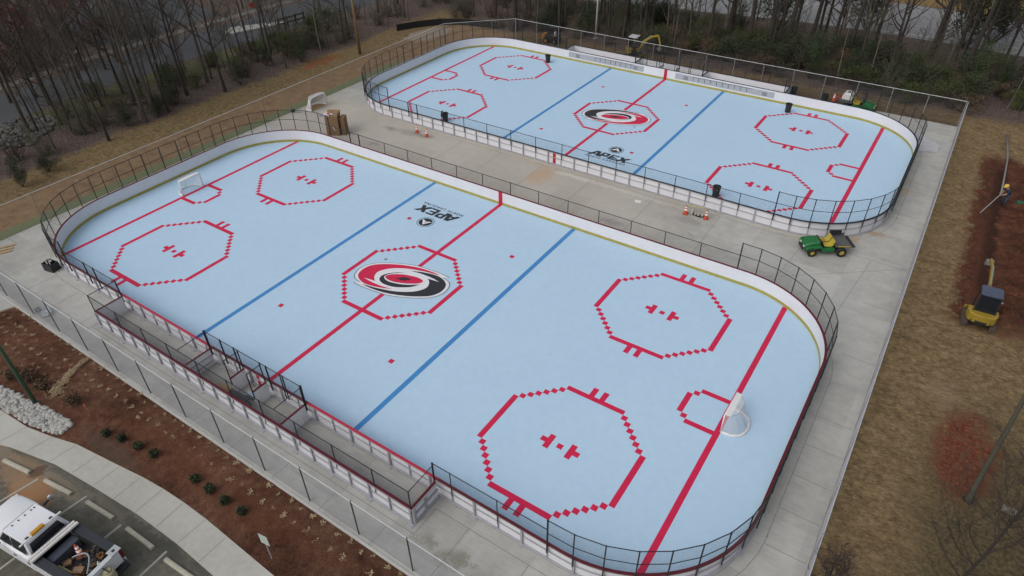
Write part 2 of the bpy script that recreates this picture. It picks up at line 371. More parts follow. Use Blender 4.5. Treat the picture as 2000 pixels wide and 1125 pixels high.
pts = [(-61.3+22.4*math.cos(R(180+i*9)), -17.4+22.4*math.sin(R(180+i*9))) for i in range(11)]; seg += list(zip(pts[:-1], pts[1:]))
joints('slab_joint', seg, .013, .075, SLAB)
joints('walk_joint', [((a[0],a[1]-.05),(b[0],b[1]+.05)) for a, b in [((-25.6,-65.3),(-26.2,-69.6)),((-20,-64.1),(-20.3,-67.9)),((-14.9,-62.7),(-15.2,-66.9)),((-9.9,-62),(-10,-66.1)),((-4.9,-61.3),(-4.9,-65.6)),((-.2,-60.6),(-.1,-65.2)),((4.6,-60.1),(4.8,-64.7)),((9.4,-59.9),(9.6,-64.6)),((14.6,-59.8),(14.5,-64.4)),((19.5,-60),(19.5,-64.5)),((-32,-65.8),(-33,-70.6))]], -.007, .075, SW)
for a, b, nm in [((-89.4,-50.1),(89.5,-49.75),'kerb')]:
    k = MB(); k.box2(a[0], a[1]-.02, -.3, b[0], b[1], .12); struct('kerb', k, mat('kerb concrete', (.40,.40,.385), .85, .12))

def lot_warm(q, P, c, n1, n2):
    x, y, _ = q.sep(P); sm = q.ma('MULTIPLY_ADD', n2, 5, -2.5); xs = q.ma('ADD', x, sm); ys = q.ma('ADD', y, q.ma('MULTIPLY', sm, .6))
    for cx, cy, rx, ry, col, k in [(-12,-71.5,5.5,3.2,(.25,.125,.055),.85), (-17,-70.5,6,3,(.23,.15,.09),.7), (-22,-70,5,1.3,(.22,.17,.12),.6), (-9,-68.3,6,1.2,(.2,.16,.115),.6),
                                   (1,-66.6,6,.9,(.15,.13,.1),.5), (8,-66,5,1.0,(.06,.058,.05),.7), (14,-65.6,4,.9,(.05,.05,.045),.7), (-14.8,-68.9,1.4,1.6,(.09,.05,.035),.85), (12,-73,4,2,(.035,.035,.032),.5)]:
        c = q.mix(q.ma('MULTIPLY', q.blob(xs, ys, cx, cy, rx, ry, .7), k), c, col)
    return c
lot = MB(); lot.prism([(-90,-150),(70,-150),(70,-65.2)] + lo[1:] + [(-90,-72)], -.5, -.06)
LOT = struct('parking_lot', lot, grey_mat('lot asphalt', [(.36,(.050,.047,.038)),(.5,(.094,.088,.071)),(.64,(.155,.145,.12))], warm=lot_warm))
wl = mat('worn line paint', (.30,.29,.26), .8, .3, 4)
ln = MB()
for a, b in [((-4.6,-76),(-4.0,-67.2)),((5.0,-76),(5.0,-67.1)),((14.9,-76),(14.3,-66.0)),((-2.5,-84),(-2.6,-78.2)),((-14.2,-76),(-13.4,-69.6)),((24.4,-75),(24.2,-66))]:
    d = Vector((b[0]-a[0],b[1]-a[1])); n = Vector((-d.y,d.x)).normalized()*.17
    ln.poly([(a[0]+n.x,a[1]+n.y),(a[0]-n.x,a[1]-n.y),(b[0]-n.x,b[1]-n.y),(b[0]+n.x,b[1]+n.y)], -.045)
ln.build('painted_line', wl, LOT)

# roads
def road(name, pts, m, z=-.1):
    b = MB(); b.prism(pts, -.6, z); return struct(name, b, m)
asph = grey_mat('road asphalt', [(.32,(.038,.040,.045)),(.5,(.052,.055,.061)),(.68,(.070,.073,.080))], .6)
road('road', [(-160,-140),(-160,-60),(-159,-8),(-162,20),(-162,60),(-158.5,92),(-157.5,120),(-154,170),(-150,260),(-178,260),(-184,170),(-187,120),(-189,84),(-189,40),(-186,5),(-186,-60),(-186,-140)], asph)
road('side_road', [G(235,92)[:2],G(335,55)[:2],G(430,28)[:2],G(330,-8)[:2],G(150,-8)[:2],G(120,40)[:2],G(185,85)[:2]], asph, -.11)
road('pavement', [(-190.5,-60),(-190.5,5),(-193.5,40),(-193.5,84),(-191.5,120),(-188.5,170),(-192.5,170),(-196,120),(-198,84),(-198,40),(-195,5),(-195,-60)], mat('pavement concrete', (.115,.112,.102), .9, .25, .6, obj=False), -.04)
b = MB(); b.prism([G(x,y)[:2] for x, y in [(440,64),(452,55),(475,52),(510,48),(555,44),(553,48),(510,56),(480,62),(455,67)]], -.3, .45)
struct('traffic_island', b, mat('pale island stone', (.27,.265,.25), .9, .3, 1.2))
rl = road('car_park', [(-75,214),(-48,220.5),(-24,223.5),(20,231),(49,233),(77,232),(102,230),(300,222),(420,260),(420,300),(100,281),(49,283),(-20,286),(-90,276)],
          grey_mat('pale asphalt', [(.32,(.135,.135,.138)),(.5,(.185,.185,.19)),(.68,(.24,.24,.245))], .5))
ln = MB()
for a, b2, wd in [((1547,37),(1630,47.5),.5),((1630,47.5),(1750,63),.5),((1750,63),(1990,94),.5),((1692,9.5),(1745,7),.45),((1745,7),(1755,8),.45),((1832,25),(1990,33),.35),((1560,24),(1700,40),.22),((1700,40),(1900,62),.22),((1250,7),(1345,15),.4),((1500,0),(1600,9),.3),((1640,18),(1740,30),.22),((1860,44),(1990,58),.3),((1890,52),(1965,86),.4),((1930,58),(1990,80),.4),((1300,2),(1360,9),.3)]:
    a, b2 = G(*a), G(*b2); d = Vector((b2[0]-a[0],b2[1]-a[1])); n = Vector((-d.y,d.x)).normalized()*wd
    ln.poly([(a[0]+n.x,a[1]+n.y),(a[0]-n.x,a[1]-n.y),(b2[0]-n.x,b2[1]-n.y),(b2[0]+n.x,b2[1]+n.y)], -.085)
ln.build('painted_line', wl, rl)

# mulch bed with a lumpy surface
def mulch_mat():
    q = NM('mulch'); P = q.pos(); x, y, _ = q.sep(P); n1 = q.noise(P, .08, 3); n2 = q.noise(P, .7, 5, .65); n3 = q.noise(P, 4, 5, .7); n4 = q.noise(P, 13, 3, .7)
    f = q.ma('ADD', q.ma('MULTIPLY', n1, .3), q.ma('ADD', q.ma('MULTIPLY', n2, .25), q.ma('ADD', q.ma('MULTIPLY', n3, .2), q.ma('MULTIPLY', n4, .25))))
    c = q.ramp(f, [(.40, (.040,.019,.012)), (.47, (.115,.052,.033)), (.53, (.165,.080,.052)), (.60, (.28,.165,.115))])
    red = q.blob(q.ma('ADD', x, q.ma('MULTIPLY_ADD', n2, 14, -7)), q.ma('ADD', y, q.ma('MULTIPLY_ADD', n2, 5, -2.5)), 8, -55, 30, 4, .9)
    c = q.mix(q.ma('MULTIPLY', red, .3), c, (.19,.068,.034))
    gr = q.blob(q.ma('ADD', x, q.ma('MULTIPLY_ADD', n2, 8, -4)), q.ma('ADD', y, q.ma('MULTIPLY_ADD', n3, 3, -1.5)), -9, -60.3, 9, 1.8, .8)
    c = q.mix(q.ma('MULTIPLY', gr, .6), c, (.11,.085,.065))
    q.col(c).rough(.97); q.b.inputs['Specular IOR Level'].default_value = .08; q.bump(q.ma('ADD', n3, n4), 1.0, .09); return q.m
from mathutils import noise as mn
mu = MB(); NXm, NYm = 190, 22
def lerp_edge(pts, x):
    for a, b in zip(pts[:-1], pts[1:]):
        if a[0] <= x <= b[0]: return a[1] + (b[1]-a[1])*(x-a[0])/(b[0]-a[0])
    return pts[-1][1] if x > pts[-1][0] else pts[0][1]
def topy(x): return -50.15 if x > -60.5 else -50.15 - min(6, ((-60.5-x)**1.0)*2.4)
for j in range(NYm+1):
    for i in range(NXm+1):
        x = -64 + 124*i/NXm; y0 = lerp_edge(up, x) + .03; y1 = topy(x); t = j/NYm
        y = y0 + (y1-y0)*t; e = min(1, 4*t, 4*(1-t)) if 0 < j < NYm else 0
        z = -.08 + e*(.18 + .22*mn.noise(Vector((x*.35,y*.35,0))) + .14*mn.noise(Vector((x*1.1,y*1.1,3))))
        mu.v.append((x, y, z))
for j in range(NYm):
    for i in range(NXm):
        a = j*(NXm+1)+i; mu.f.append([a,a+1,a+NXm+2,a+NXm+1]); mu.m.append(0)
struct('mulch_bed', mu, mulch_mat(), smooth=True)

# river stones
rnd = random.Random(5)
def stones(name, poly, n, r0, r1, m, label, z0=.0):
    b = MB(); xs = [p[0] for p in poly]; ys = [p[1] for p in poly]; k = 0
    def inside(x, y):
        c = False
        for i in range(len(poly)):
            (x1,y1),(x2,y2) = poly[i], poly[i-1]
            if (y1 > y) != (y2 > y) and x < (x2-x1)*(y-y1)/(y2-y1)+x1: c = not c
        return c
    while k < n:
        x, y = rnd.uniform(min(xs),max(xs)), rnd.uniform(min(ys),max(ys))
        if not inside(x, y): continue
        k += 1; r = rnd.uniform(r0, r1); o = len(b.v); b.cur = rnd.choice([0,0,1,2])
        b.ell((0,0,0), r*rnd.uniform(.8,1.4), r*rnd.uniform(.7,1.1), r*rnd.uniform(.5,.8), 7, 4)
        a = rnd.uniform(0, 6.28); c, s_ = math.cos(a), math.sin(a)
        for i in range(o, len(b.v)):
            p = Vector(b.v[i]); p *= 1 + .22*mn.noise(p*3/r + Vector((k,0,0)))
            b.v[i] = (x+c*p.x-s_*p.y, y+s_*p.x+c*p.y, z0+r*.25+p.z)
    o = b.build(name, m, smooth=False); tag(o, label, 'stones', kind='stuff'); return o
smt = [mat('pale river stone',(.33,.325,.31),.85,.25,5), mat('grey river stone',(.22,.22,.215),.85,.25,5), mat('warm river stone',(.36,.34,.30),.85,.2,5)]
stones('river_stones', [(-46,-65.2),(-42,-63.2),(-36,-62.6),(-29.5,-61.6),(-24,-61.0),(-19.6,-60.6),(-18.9,-62.6),(-20.5,-63.5),(-26.1,-64.7),(-33,-65.4),(-40,-66)], 900, .22, .5, smt, 'bed of pale grey river stones between the mulch and the sidewalk', .05)
stones('drain_stones', [G(x,y)[:2] for x, y in [(0,245),(45,230),(105,228),(118,240),(95,258),(60,285),(10,290),(0,285)]], 420, .4, .95, [mat('dark riprap',(.060,.060,.058),.9,.3,4), mat('grey riprap',(.105,.105,.10),.9,.3,4), mat('brown riprap',(.10,.088,.07),.9,.3,4)], 'heap of grey riprap stones at the edge of the left woods')
# ------------------------------------------------------------------ rinks
HL, HW, CR, ZR = 81.4, 37.4, 20.0, 3.55
def rrect(hl, hw, r, n=22):
    p = []
    for cx, cy, a0 in ((hl-r,-(hw-r),-90),(hl-r,hw-r,0),(-(hl-r),hw-r,90),(-(hl-r),-(hw-r),180)):
        for i in range(n+1):
            a = R(a0 + 90*i/n); p.append((cx+r*math.cos(a), cy+r*math.sin(a)))
    return p
def rink_floor_mat():
    q = NM('sport tile'); P = q.pos(); n1 = q.noise(P, .05, 3); n2 = q.noise(P, .8, 4); x, y, _ = q.sep(P)
    fl = q.n.new('ShaderNodeVectorMath'); fl.operation = 'FLOOR'; q.put(fl.inputs[0], P)
    wn = q.n.new('ShaderNodeTexWhiteNoise'); q.put(wn.inputs['Vector'], q.vscale(fl.outputs[0], (1,1,0)))
    f = q.ma('ADD', q.ma('MULTIPLY', n1, .5), q.ma('ADD', q.ma('MULTIPLY', n2, .25), q.ma('MULTIPLY', wn.outputs['Value'], .25)))
    c = q.ramp(f, [(.25, (.365,.505,.645)), (.5, (.382,.524,.665)), (.75, (.398,.544,.685))])
    scuff = q.ss(q.noise(q.vscale(P, (.4,1.6,1)), .7, 5, .7), .62, .74)
    c = q.mix(q.ma('MULTIPLY', scuff, .10), c, (.30,.43,.55))
    q.col(c).rough(.55); q.b.inputs['Specular IOR Level'].default_value = .25; return q.m
MFL = rink_floor_mat()
RED = mat('red tile', (.50,.012,.060), .5, .14, .6); BLU = mat('blue tile', (.045,.20,.46), .5, .1, .6); BLK = mat('black tile', (.022,.024,.030), .5, .2, .6)
WHT = mat('white tile', (.62,.62,.66), .5, .05, .6); GRYL = mat('grey line tile', (.13,.17,.21), .5, .1, .6)
WALL = mat('white board panel', (.60,.60,.635), .4, .05, .5); KICK = mat('yellow kick plate', (.31,.275,.065), .45, .15, 1); STEEL = mat('galvanised frame', (.33,.33,.36), .5, .12, 2, .1)
CAPR = mat('dark red cap rail', (.105,.010,.018), .4, .2, 1); CAPX = mat('red cap rail with painted gloss', (.36,.022,.050), .35, .12, 1); CAPB = mat('black cap rail', (.016,.017,.022), .45, .2, 1); FPOST = mat('black fence post', (.014,.015,.018), .45, .2, 2)  # brighter rail red: same rail with its gloss painted into the colour
MESH = mat('black fence wire', (.02,.021,.024), .5, .1, 2); DRED = mat('red board stripe', (.40,.012,.040), .45, .1, 1)
BWALL = mat('bench partition', (.72,.72,.75), .5, .05, .8); BENCH = mat('aluminium bench plank', (.33,.33,.36), .4, .12, 2, .4)

def tile(b, x, y, wx=1, wy=1, z=.02): b.add([(x-wx/2,y-wy/2,z),(x+wx/2,y-wy/2,z),(x+wx/2,y+wy/2,z),(x-wx/2,y+wy/2,z)], [[0,1,2,3]])
def octagon(cx, cy, spots=True, cross=False):
    b = MB(); h, r = 5, 12
    for s in (1, -1):
        if cross:
            for q in (1,-1): tile(b, cx+q*(h+1)/2, cy+s*r, h, 1)
        else: tile(b, cx, cy+s*r, 2*h+1, 1)
        tile(b, cx+s*r, cy, 1, 2*h+1)
        for k in range(1, 7):
            tile(b, cx+h+k, cy+s*(r-k)); tile(b, cx-h-k, cy+s*(r-k))
        if spots:
            for q in (-1, 1): tile(b, cx+q, cy+s*(r+1.5), 1, 2)
            tile(b, cx+2*s, cy, 1, 3); tile(b, cx+3*s, cy)
    if spots: tile(b, cx, cy)
    return b
def shear(pts, k=.19): return [(u+v*k, v) for u, v in pts]
def text_mb(txt, size, sh=.25, sp=1.0, off=0.0):
    cu = bpy.data.curves.new('lettering', 'FONT'); cu.body = txt; cu.size = size; cu.shear = sh; cu.space_character = sp; cu.offset = off; cu.align_x = 'CENTER'
    o = bpy.data.objects.new('lettering', cu); C.objects.link(o)
    me = bpy.data.meshes.new_from_object(o.evaluated_get(bpy.context.evaluated_depsgraph_get()))
    b = MB(); b.add([tuple(v.co) for v in me.vertices], [list(p.vertices) for p in me.polygons])
    bpy.data.objects.remove(o); bpy.data.curves.remove(cu); bpy.data.meshes.remove(me); return b
def E(pts):   # emblem outline, traced on the floor plan (feet from the rink's centre)
    out = []
    for x, y in pts: p = G(640+x*.16, 460+y*.16); out.append((p[0]-.1, p[1]-.1))
    return out
def spl(pts, k=4, tips=()):
    """closed smooth outline; points listed in tips stay sharp"""
    n = len(pts); o = []
    for i in range(n):
        p0, p1, p2, p3 = (Vector(pts[(i+j-1) % n]) for j in range(4))
        if i in tips: p0 = p1
        if (i+1) % n in tips: p3 = p2
        for j in range(k):
            t = j/k; o.append(tuple(.5*((2*p1)+(p2-p0)*t+(2*p0-5*p1+4*p2-p3)*t*t+(3*p1-p0-3*p2+p3)*t**3)))
    return o
def tri(b, pts, z):
    from mathutils.geometry import tessellate_polygon
    o = len(b.v); b.v += [(p[0],p[1],z) for p in pts]
    for t in tessellate_polygon([[Vector((p[0],p[1],0)) for p in pts]]): b.f.append([o+i for i in t]); b.m.append(b.cur)
rot2 = lambda pts: [(-x,-y) for x, y in pts]
def emblem(parent, rot):
    half = [(330,565),(410,568),(360,532),(340,490),(375,430),(450,378),(560,345),(700,335),(900,345),(1080,370),(1250,420),(1400,472)]
    w0 = E(half); border = w0 + rot2(w0)
    wh = spl(border, 4, (0,1,2,12,13,14)) if False else spl(border, 4, (0,1,12,13))
    gl = [(x*1.022+ (0.0), y*1.03) for x, y in wh]
    red = E([(1385,490),(1300,452),(1150,402),(1000,372),(850,355),(700,350),(580,357),(480,387),(412,432),(380,480),(388,522),(425,565),(480,595),(560,618),(650,637),(800,656),
             (690,625),(600,592),(520,555),(452,514),(590,556),(577,530),(582,490),(612,450),(670,425),(760,405),(880,400),(1000,408),(1100,424),(1220,448),(1310,472)])
    rd = spl(red, 4, (0,15,19,20)); bk = rot2(rd)
    eye = spl(E([(960,454),(850,452),(740,465),(670,490),(641,525),(650,560),(700,595),(800,625),(920,634),(1030,628),(1135,598),(1020,604),(900,596),(780,572),(715,540),(697,505),(735,478),(820,462)]), 4, (0,10))
    iris = spl(E([(712,512),(735,485),(850,473),(980,485),(1100,513),(1160,543),(1170,565),(1120,585),(1000,589),(860,575),(765,550)]), 4)
    pup = E([(845,522),(900,519),(905,508),(935,514),(960,510),(985,520),(1035,532),(1005,538),(1025,548),(975,547),(950,556),(920,549),(880,551),(890,540),(855,535)])
    em = bpy.data.objects.new('emblem', None); C.objects.link(em); em.parent = parent; em.rotation_euler = (0,0,rot)
    for nm, m, pts, z in (('outline', GRYL, gl, .032), ('field', WHT, wh, .046), ('swirl', RED, rd, .06), ('swirl', BLK, bk, .06), ('eye', BLK, eye, .06), ('iris', RED, iris, .074), ('pupil', BLK, pup, .088)):
        b = MB(); tri(b, pts, z); b.build(nm, m, em)
    b = MB(); p = E([(716,288)])[0]
    b.v = []; n = 16
    for i in range(n):
        for r in (.30, .38): b.v.append((p[0]+r*math.cos(6.2832*i/n), p[1]+r*math.sin(6.2832*i/n), .032))
    for i in range(n): j = (i+1) % n; b.f.append([2*i,2*i+1,2*j+1,2*j]); b.m.append(0)
    t = text_mb('R', .5, 0, 1, .01); b.add([(p[0]-x, p[1]+.16-y, .032) for x, y, z in t.v], t.f)
    b.build('registered_mark', BLK, em)
def town_logo(parent, rot):
    em = bpy.data.objects.new('town_logo', None); C.objects.link(em); em.parent = parent; em.rotation_euler = (0,0,rot)
    def put(b, pts, u0=0): tri(b, [(-4.55-u0-u, 26.95-v) for u, v in pts], .032)
    b = MB()
    put(b, [(0,0),(1.05,0),(1.42,.62),(1.72,1.2),(2.2,2.15),(2.3,3),(1.85,3)]); put(b, [(2.3,3),(2.2,2.15),(2.35,1.2),(1.72,1.2),(1.42,.62),(2.4,.62),(2.45,0),(3.55,0),(3.1,3)])
    P_ = [[(0,0),(.8,0),(.8,3),(0,3)], [(.8,3),(.8,2.42),(1.45,2.42),(1.6,2.25),(2.4,2.25),(2.4,2.6),(2.0,3)], [(1.6,2.25),(1.6,1.75),(2.4,1.75),(2.4,2.25)], [(.8,1.58),(.8,1.0),(2.0,1.0),(2.4,1.4),(2.4,1.75),(1.6,1.75),(1.45,1.58)]]
    for s in P_: put(b, shear(s), 3.25)
    for s in [[(0,0),(.8,0),(.8,3),(0,3)], [(.8,2.42),(2.35,2.42),(2.35,3),(.8,3)], [(.8,1.24),(2.15,1.24),(2.15,1.78),(.8,1.78)], [(.8,0),(2.35,0),(2.35,.58),(.8,.58)]]: put(b, shear(s), 6.0)
    put(b, shear([(-.35,0),(.95,0),(1.75,.95),(2.1,0),(3.2,0),(2.45,1.6),(3.75,3),(2.55,3),(1.85,2.25),(1.5,3),(.45,3),(1.05,1.5)], .05), 8.55)
    b.build('lettering', BLK, em)
    t = text_mb('NORTH CAROLINA', 1.15, .25, 1.33, .03); xs = [v[0] for v in t.v]; k = 12.2/(max(xs)-min(xs)); mid = (max(xs)+min(xs))/2
    b = MB(); b.add([(-10.6-(x-mid)*k, 28.25-y, .032) for x, y, z in t.v], t.f); b.build('small_lettering', BLK, em)
    # round badge: ring, dark disc, pale mountain A
    cx, cy = -10.55, 20.8; b = MB(); n = 48
    for i in range(n):
        a = 6.2832*i/n
        for r in (2.02, 2.16): b.v.append((cx+r*math.cos(a), cy+r*math.sin(a), .032))
    for i in range(n): j = (i+1) % n; b.f.append([2*i,2*i+1,2*j+1,2*j]); b.m.append(0)
    b.build('badge_ring', BLK, em)
    b = MB(); tri(b, [(cx+1.7*math.cos(6.2832*i/n), cy+1.7*math.sin(6.2832*i/n)) for i in range(n)], .032); b.build('badge_disc', BLK, em)
    P2 = lambda pts: [(cx-u, cy-v) for u, v in pts]
    b = MB(); tri(b, P2([(0,1.3),(.95,-.15),(1.2,-.35),(1.5,-.75),(.95,-.55),(.6,-.6),(.35,-.25),(-.35,-.25),(-.6,-.6),(-1.0,-.5),(-1.5,-.8),(-1.15,-.3),(-.85,-.05)]), .046); b.build('badge_peak', WHT, em)
    b = MB(); tri(b, P2([(0,.42),(.22,.05),(-.22,.05)]), .06); b.build('badge_peak_hole', BLK, em)

def make_rink(cx, cy, bs, cap, fname, flabel, bname, blabel):
    """bs = side of the benches: -1 near the camera, +1 away"""
    fl = thing(fname, flabel, 'rink floor', (cx,cy,0)); lg = 0 if bs < 0 else math.pi
    b = MB(); b.prism(rrect(HL+.05, HW+.05, CR), -.05, .008); b.build('tile_surface', MFL, fl)
    for s in (-1, 1):
        b = MB(); tile(b, s*21, 0, 1, 2*HW-.06); b.build('blue_line', BLU, fl)
        yl = HW-CR+math.sqrt(CR**2-(71-HL+CR)**2)
        b = MB(); tile(b, s*71, 0, 1, 2*yl); b.build('goal_line', RED, fl)
        b = MB()
        for q in (-1, 1):
            tile(b, s*(71-3), q*4, 5, 1); tile(b, s*(71-6), q*3)
        tile(b, s*(71-7), 0, 1, 5); b.build('goal_crease', RED, fl)
        for q in (-1, 1):
            octagon(s*51, q*20).build('faceoff_circle', RED, fl)
            b = MB(); tile(b, s*15, q*20); b.build('faceoff_spot', RED, fl)
    octagon(0, 0, False, True).build('centre_circle', RED, fl)
    for s in (-1, 1):
        b = MB(); b.add([(-.5,s*4.0,.02),(.5,s*4.0,.02),(.5,s*(HW-.03),.02),(-.5,s*(HW-.03),.02)], [[0,1,2,3] if s > 0 else [3,2,1,0]]); b.build('centre_line', RED, fl)
    emblem(fl, lg); town_logo(fl, lg)

    bd = thing(bname, blabel, 'rink boards', (cx,cy,0)); path = rrect(HL, HW, CR)
    MB().sweep(path, [(0,.01),(.12,.01),(.12,ZR-.02),(0,ZR-.02)]).build('board_wall', WALL, bd)
    MB().sweep(path, [(-.06,.012),(.0,.012),(.0,.66),(-.06,.70)]).build('kick_plate', KICK, bd)
    prof = [(-.05,ZR-.02),(.42,ZR-.02),(.42,ZR+.04),(.37,ZR+.07),(0,ZR+.07),(-.05,ZR+.04)]
    k = 40.6; pp_ = [p for p in path if not (abs(p[0]) < k and p[1]*bs > 0)]
    if bs < 0: i0 = next(i for i, p in enumerate(pp_) if p[0] > 0 and p[1] < 0); pp_ = pp_[i0:]+pp_[:i0]; op = [(k,-HW)]+pp_+[(-k,-HW)]; bp = [(-k,-HW),(k,-HW)]
    else: i0 = next(i for i, p in enumerate(pp_) if p[0] < 0 and p[1] > 0); pp_ = pp_[i0:]+pp_[:i0]; op = [(-k,HW)]+pp_+[(k,HW)]; bp = [(k,HW),(-k,HW)]
    MB().sweep(op, prof, False).build('cap_rail', cap, bd); q_ = sorted([bp[0][0], bp[1][0]], reverse=bs > 0); cuts = [q_[0]]+([-12.0,12.8] if bs < 0 else [12.8,-12.0])+[q_[1]]
    for i_ in range(3): MB().sweep([(cuts[i_],bp[0][1]),(cuts[i_+1],bp[0][1])], prof, False).build('bench_cap_rail', CAPX if bs < 0 and i_ != 1 else cap, bd)  # player bench sections take the red with gloss in its colour
    rails = MB()
    for z, d in ((.08,.40),(1.85,.20),(3.3,.26)): rails.sweep(path, [(.13,z),(.13+d,z),(.13+d,z+.16),(.13,z+.12)])
    rails.build('frame_rail', STEEL, bd)
    for s in (-1, 1):
        b = MB(); b.box2(-.55, s*(HW-.065)-.006, .012, .55, s*(HW-.065)+.006, ZR-.025); b.build('centre_stripe', DRED, bd)
        b = MB(); b.box2(-.45, s*(HW+.14)-.012, .02, .45, s*(HW+.14)+.012, ZR-.03); b.build('centre_stripe', DRED, bd)
    # uprights of the steel frame and the posts of the fence above it
    def along(step, x_from=0.0):
        """points every `step` feet round the path, with outward normal"""
        P = path + [path[0]]; out = []; d = 0; nxt = x_from
        for a, c in zip(P[:-1], P[1:]):
            a, c = Vector(a), Vector(c); L = (c-a).length
            while nxt <= d+L and L > 0:
                t = (nxt-d)/L; p = a+(c-a)*t; n = Vector(((c-a).y, -(c-a).x)).normalized(); out.append((p, n)); nxt += step
            d += L
        return out
    post_me = foot_me = None
    tot = sum((Vector(a)-Vector(c)).length for a, c in zip(path, path[1:]+path[:1]))
    n = round(tot/8.1)
    thick = MB(); thick.box2(-.15,.125,.02,.15,.46,3.50); thick.box2(-.45,.13,.0,.45,.95,.10)
    thin = MB(); thin.box2(-.065,.125,.02,.065,.34,3.48)
    first = {}
    for i, (p, nn) in enumerate(along(tot/n/2, 2.0)):
        kind = 'frame_post' if i % 2 == 0 else 'frame_stud'
        if kind not in first: o = (thick if i % 2 == 0 else thin).build(kind, STEEL, bd); first[kind] = o
        else: o = first[kind].copy(); C.objects.link(o)
        o.location = (p.x*F, p.y*F, 0); o.rotation_euler = (0,0,math.atan2(nn.y, nn.x)-math.pi/2)
    # fence sections: list of (x, y, top) chains
    OFF = .62; LOW_A, LOW_B, TALL = 6.6, 7.45, 9.55
    posts = {}
    def post(p, nn, top, thickness=.09):
        k = (round(top,2), thickness)
        if k not in posts:
            b = MB(); b.tube([(0,0,2.1),(0,0,top+.03)], thickness, 8); b.ell((0,0,top+.05), thickness*1.25, thickness*1.25, .08, 8, 4)
            o = b.build('fence_post', FPOST, bd); posts[k] = o
        else: o = posts[k].copy(); C.objects.link(o)
        o.location = (p[0]*F, p[1]*F, 0)
    def run(pts, top, mid=False, th=None):
        for i, p in enumerate(pts): post(p, None, top, th[i] if th else .09)
        fm = MB(); fr = MB(); fm2 = MB()
        for a, c in zip(pts[:-1], pts[1:]):
            fm.link(a, c, ZR+.12, top)
            fr.tube([(*a, top),(*c, top)], .075, 6)
            if mid: fm2.tube([(*a, (ZR+top)/2+.1),(*c, (ZR+top)/2+.1)], .065, 6)
        fm.build('chain_link', MESH, bd); fr.build('fence_rail', FPOST, bd)
        if mid: fm2.build('middle_rail', FPOST, bd)
    ya = -bs*(HW+OFF)
    run([(x, ya) for x in (-59.5,-51.6,-48.1,-38.6,-30.4,-22.2,-14.0,-5.8,2.6,10.7,18.8,26.9,35.0,43.1,51.2,59.5)], LOW_A, False, [.1,.15,.15]+[.09]*13)
    yb = bs*(HW+OFF)
    run([(x, yb) for x in (-59.5,-51.5,-48,-40.1)], LOW_B, False, [.1,.13,.13,.14]); run([(x, yb) for x in (40.1,43.3,51.4,59.5)], LOW_B, False, [.14,.075,.075,.1])
    for s in (-1, 1):
        pth = [(s*(HL-CR), -(HW+OFF))]; r = CR+OFF
        arc = [(s*59.5, -(HW+OFF))]
        for k in range(8): a = R(-90+5.5+11.5*k); arc.append((s*(HL-CR+r*math.cos(a)), -(HW-CR)+r*math.sin(a)))
        mid = [-15.9,-12.0,-8.2,-4.9,0.05,4.9,8.2,12.0,15.9]
        full = arc + [(s*(HL+OFF), y) for y in mid] + [(x, -y) for x, y in arc[::-1]]
        th = [.13]+[.1]*(len(arc)-1)+[.1]*9+[.1]*(len(arc)-1)+[.13]
        if s < 0:
            for i in (3,4,5): th[len(arc)+i] = .14
        run(full, TALL, True, th)
    # benches and penalty boxes
    y0, y1 = bs*(HW+.1), bs*43.5; yf = bs*43.5; xl, xr = -40.0, 40.4
    lo_, hi_ = min, max
    def wall(x0, y0_, x1, y1_, nm='bench_wall'):
        b = MB(); b.bar((x0,y0_,ZR/2),(x1,y1_,ZR/2), .14, ZR-.03); b.build(nm, BWALL if nm == 'bench_partition' else WALL, bd)
        b = MB(); b.bar((x0,y0_,ZR+.03),(x1,y1_,ZR+.03), .46 if nm=='bench_wall' else .36, .1); b.build('cap_rail', cap, bd)
    wall(xl-.2, yf, xr+.2, yf)
    ye = yf-bs*.32; yi = bs*(HW+.68)
    for x in (xl, xr): wall(x, yi, x, ye, 'bench_partition')
    for x in (-12.0, 12.8): wall(x, yi, x, ye, 'bench_partition')
    for x in (-2.55, 3.3): wall(x, yi, x, bs*41.0, 'bench_partition')
    fb = MB()
    for z, d in ((.08,.38),(1.85,.20),(3.3,.24)): fb.box2(xl-.2, lo_(yf+bs*.08,yf+bs*(.08+d)), z, xr+.2, hi_(yf+bs*.08,yf+bs*(.08+d)), z+.16)
    for x in (xl, xr):
        sx = -1 if x < 0 else 1
        for z in (.08,1.85,3.3): fb.box2(lo_(x+sx*.08,x+sx*.42), lo_(yi,yf), z, hi_(x+sx*.08,x+sx*.42), hi_(yi,yf), z+.16)
        fb.box2(lo_(x+sx*.07,x+sx*.4), lo_(yf,yf-bs*.4)-.01, .01, hi_(x+sx*.07,x+sx*.4), hi_(yf,yf-bs*.4)+.01, 3.5)
        fb.box2(lo_(x+sx*.07,x+sx*.4), bs*40.8-.12, .01, hi_(x+sx*.07,x+sx*.4), bs*40.8+.12, 3.5)
    for x in (-12.0,):
        for z in (.9, 2.2): fb.box2(x+.08, lo_(yi,ye)+.3, z, x+.25, hi_(yi,ye)-.3, z+.14)
    fb.build('bench_frame', STEEL, bd)
    for i in range(21):
        x = xl + .1 + i*(xr-xl-.2)/20
        b = MB(); k = .15 if i % 2 == 0 else .065
        b.box2(x-k, lo_(yf+bs*.075,yf+bs*.42), .02, x+k, hi_(yf+bs*.075,yf+bs*.42), 3.5)
        if i % 2 == 0: b.box2(x-.5, lo_(yf+bs*.09,yf+bs*1.0), .0, x+.5, hi_(yf+bs*.09,yf+bs*1.0), .1)
        b.build('frame_post' if i % 2 == 0 else 'frame_stud', STEEL, bd)
    LOWB = 7.45
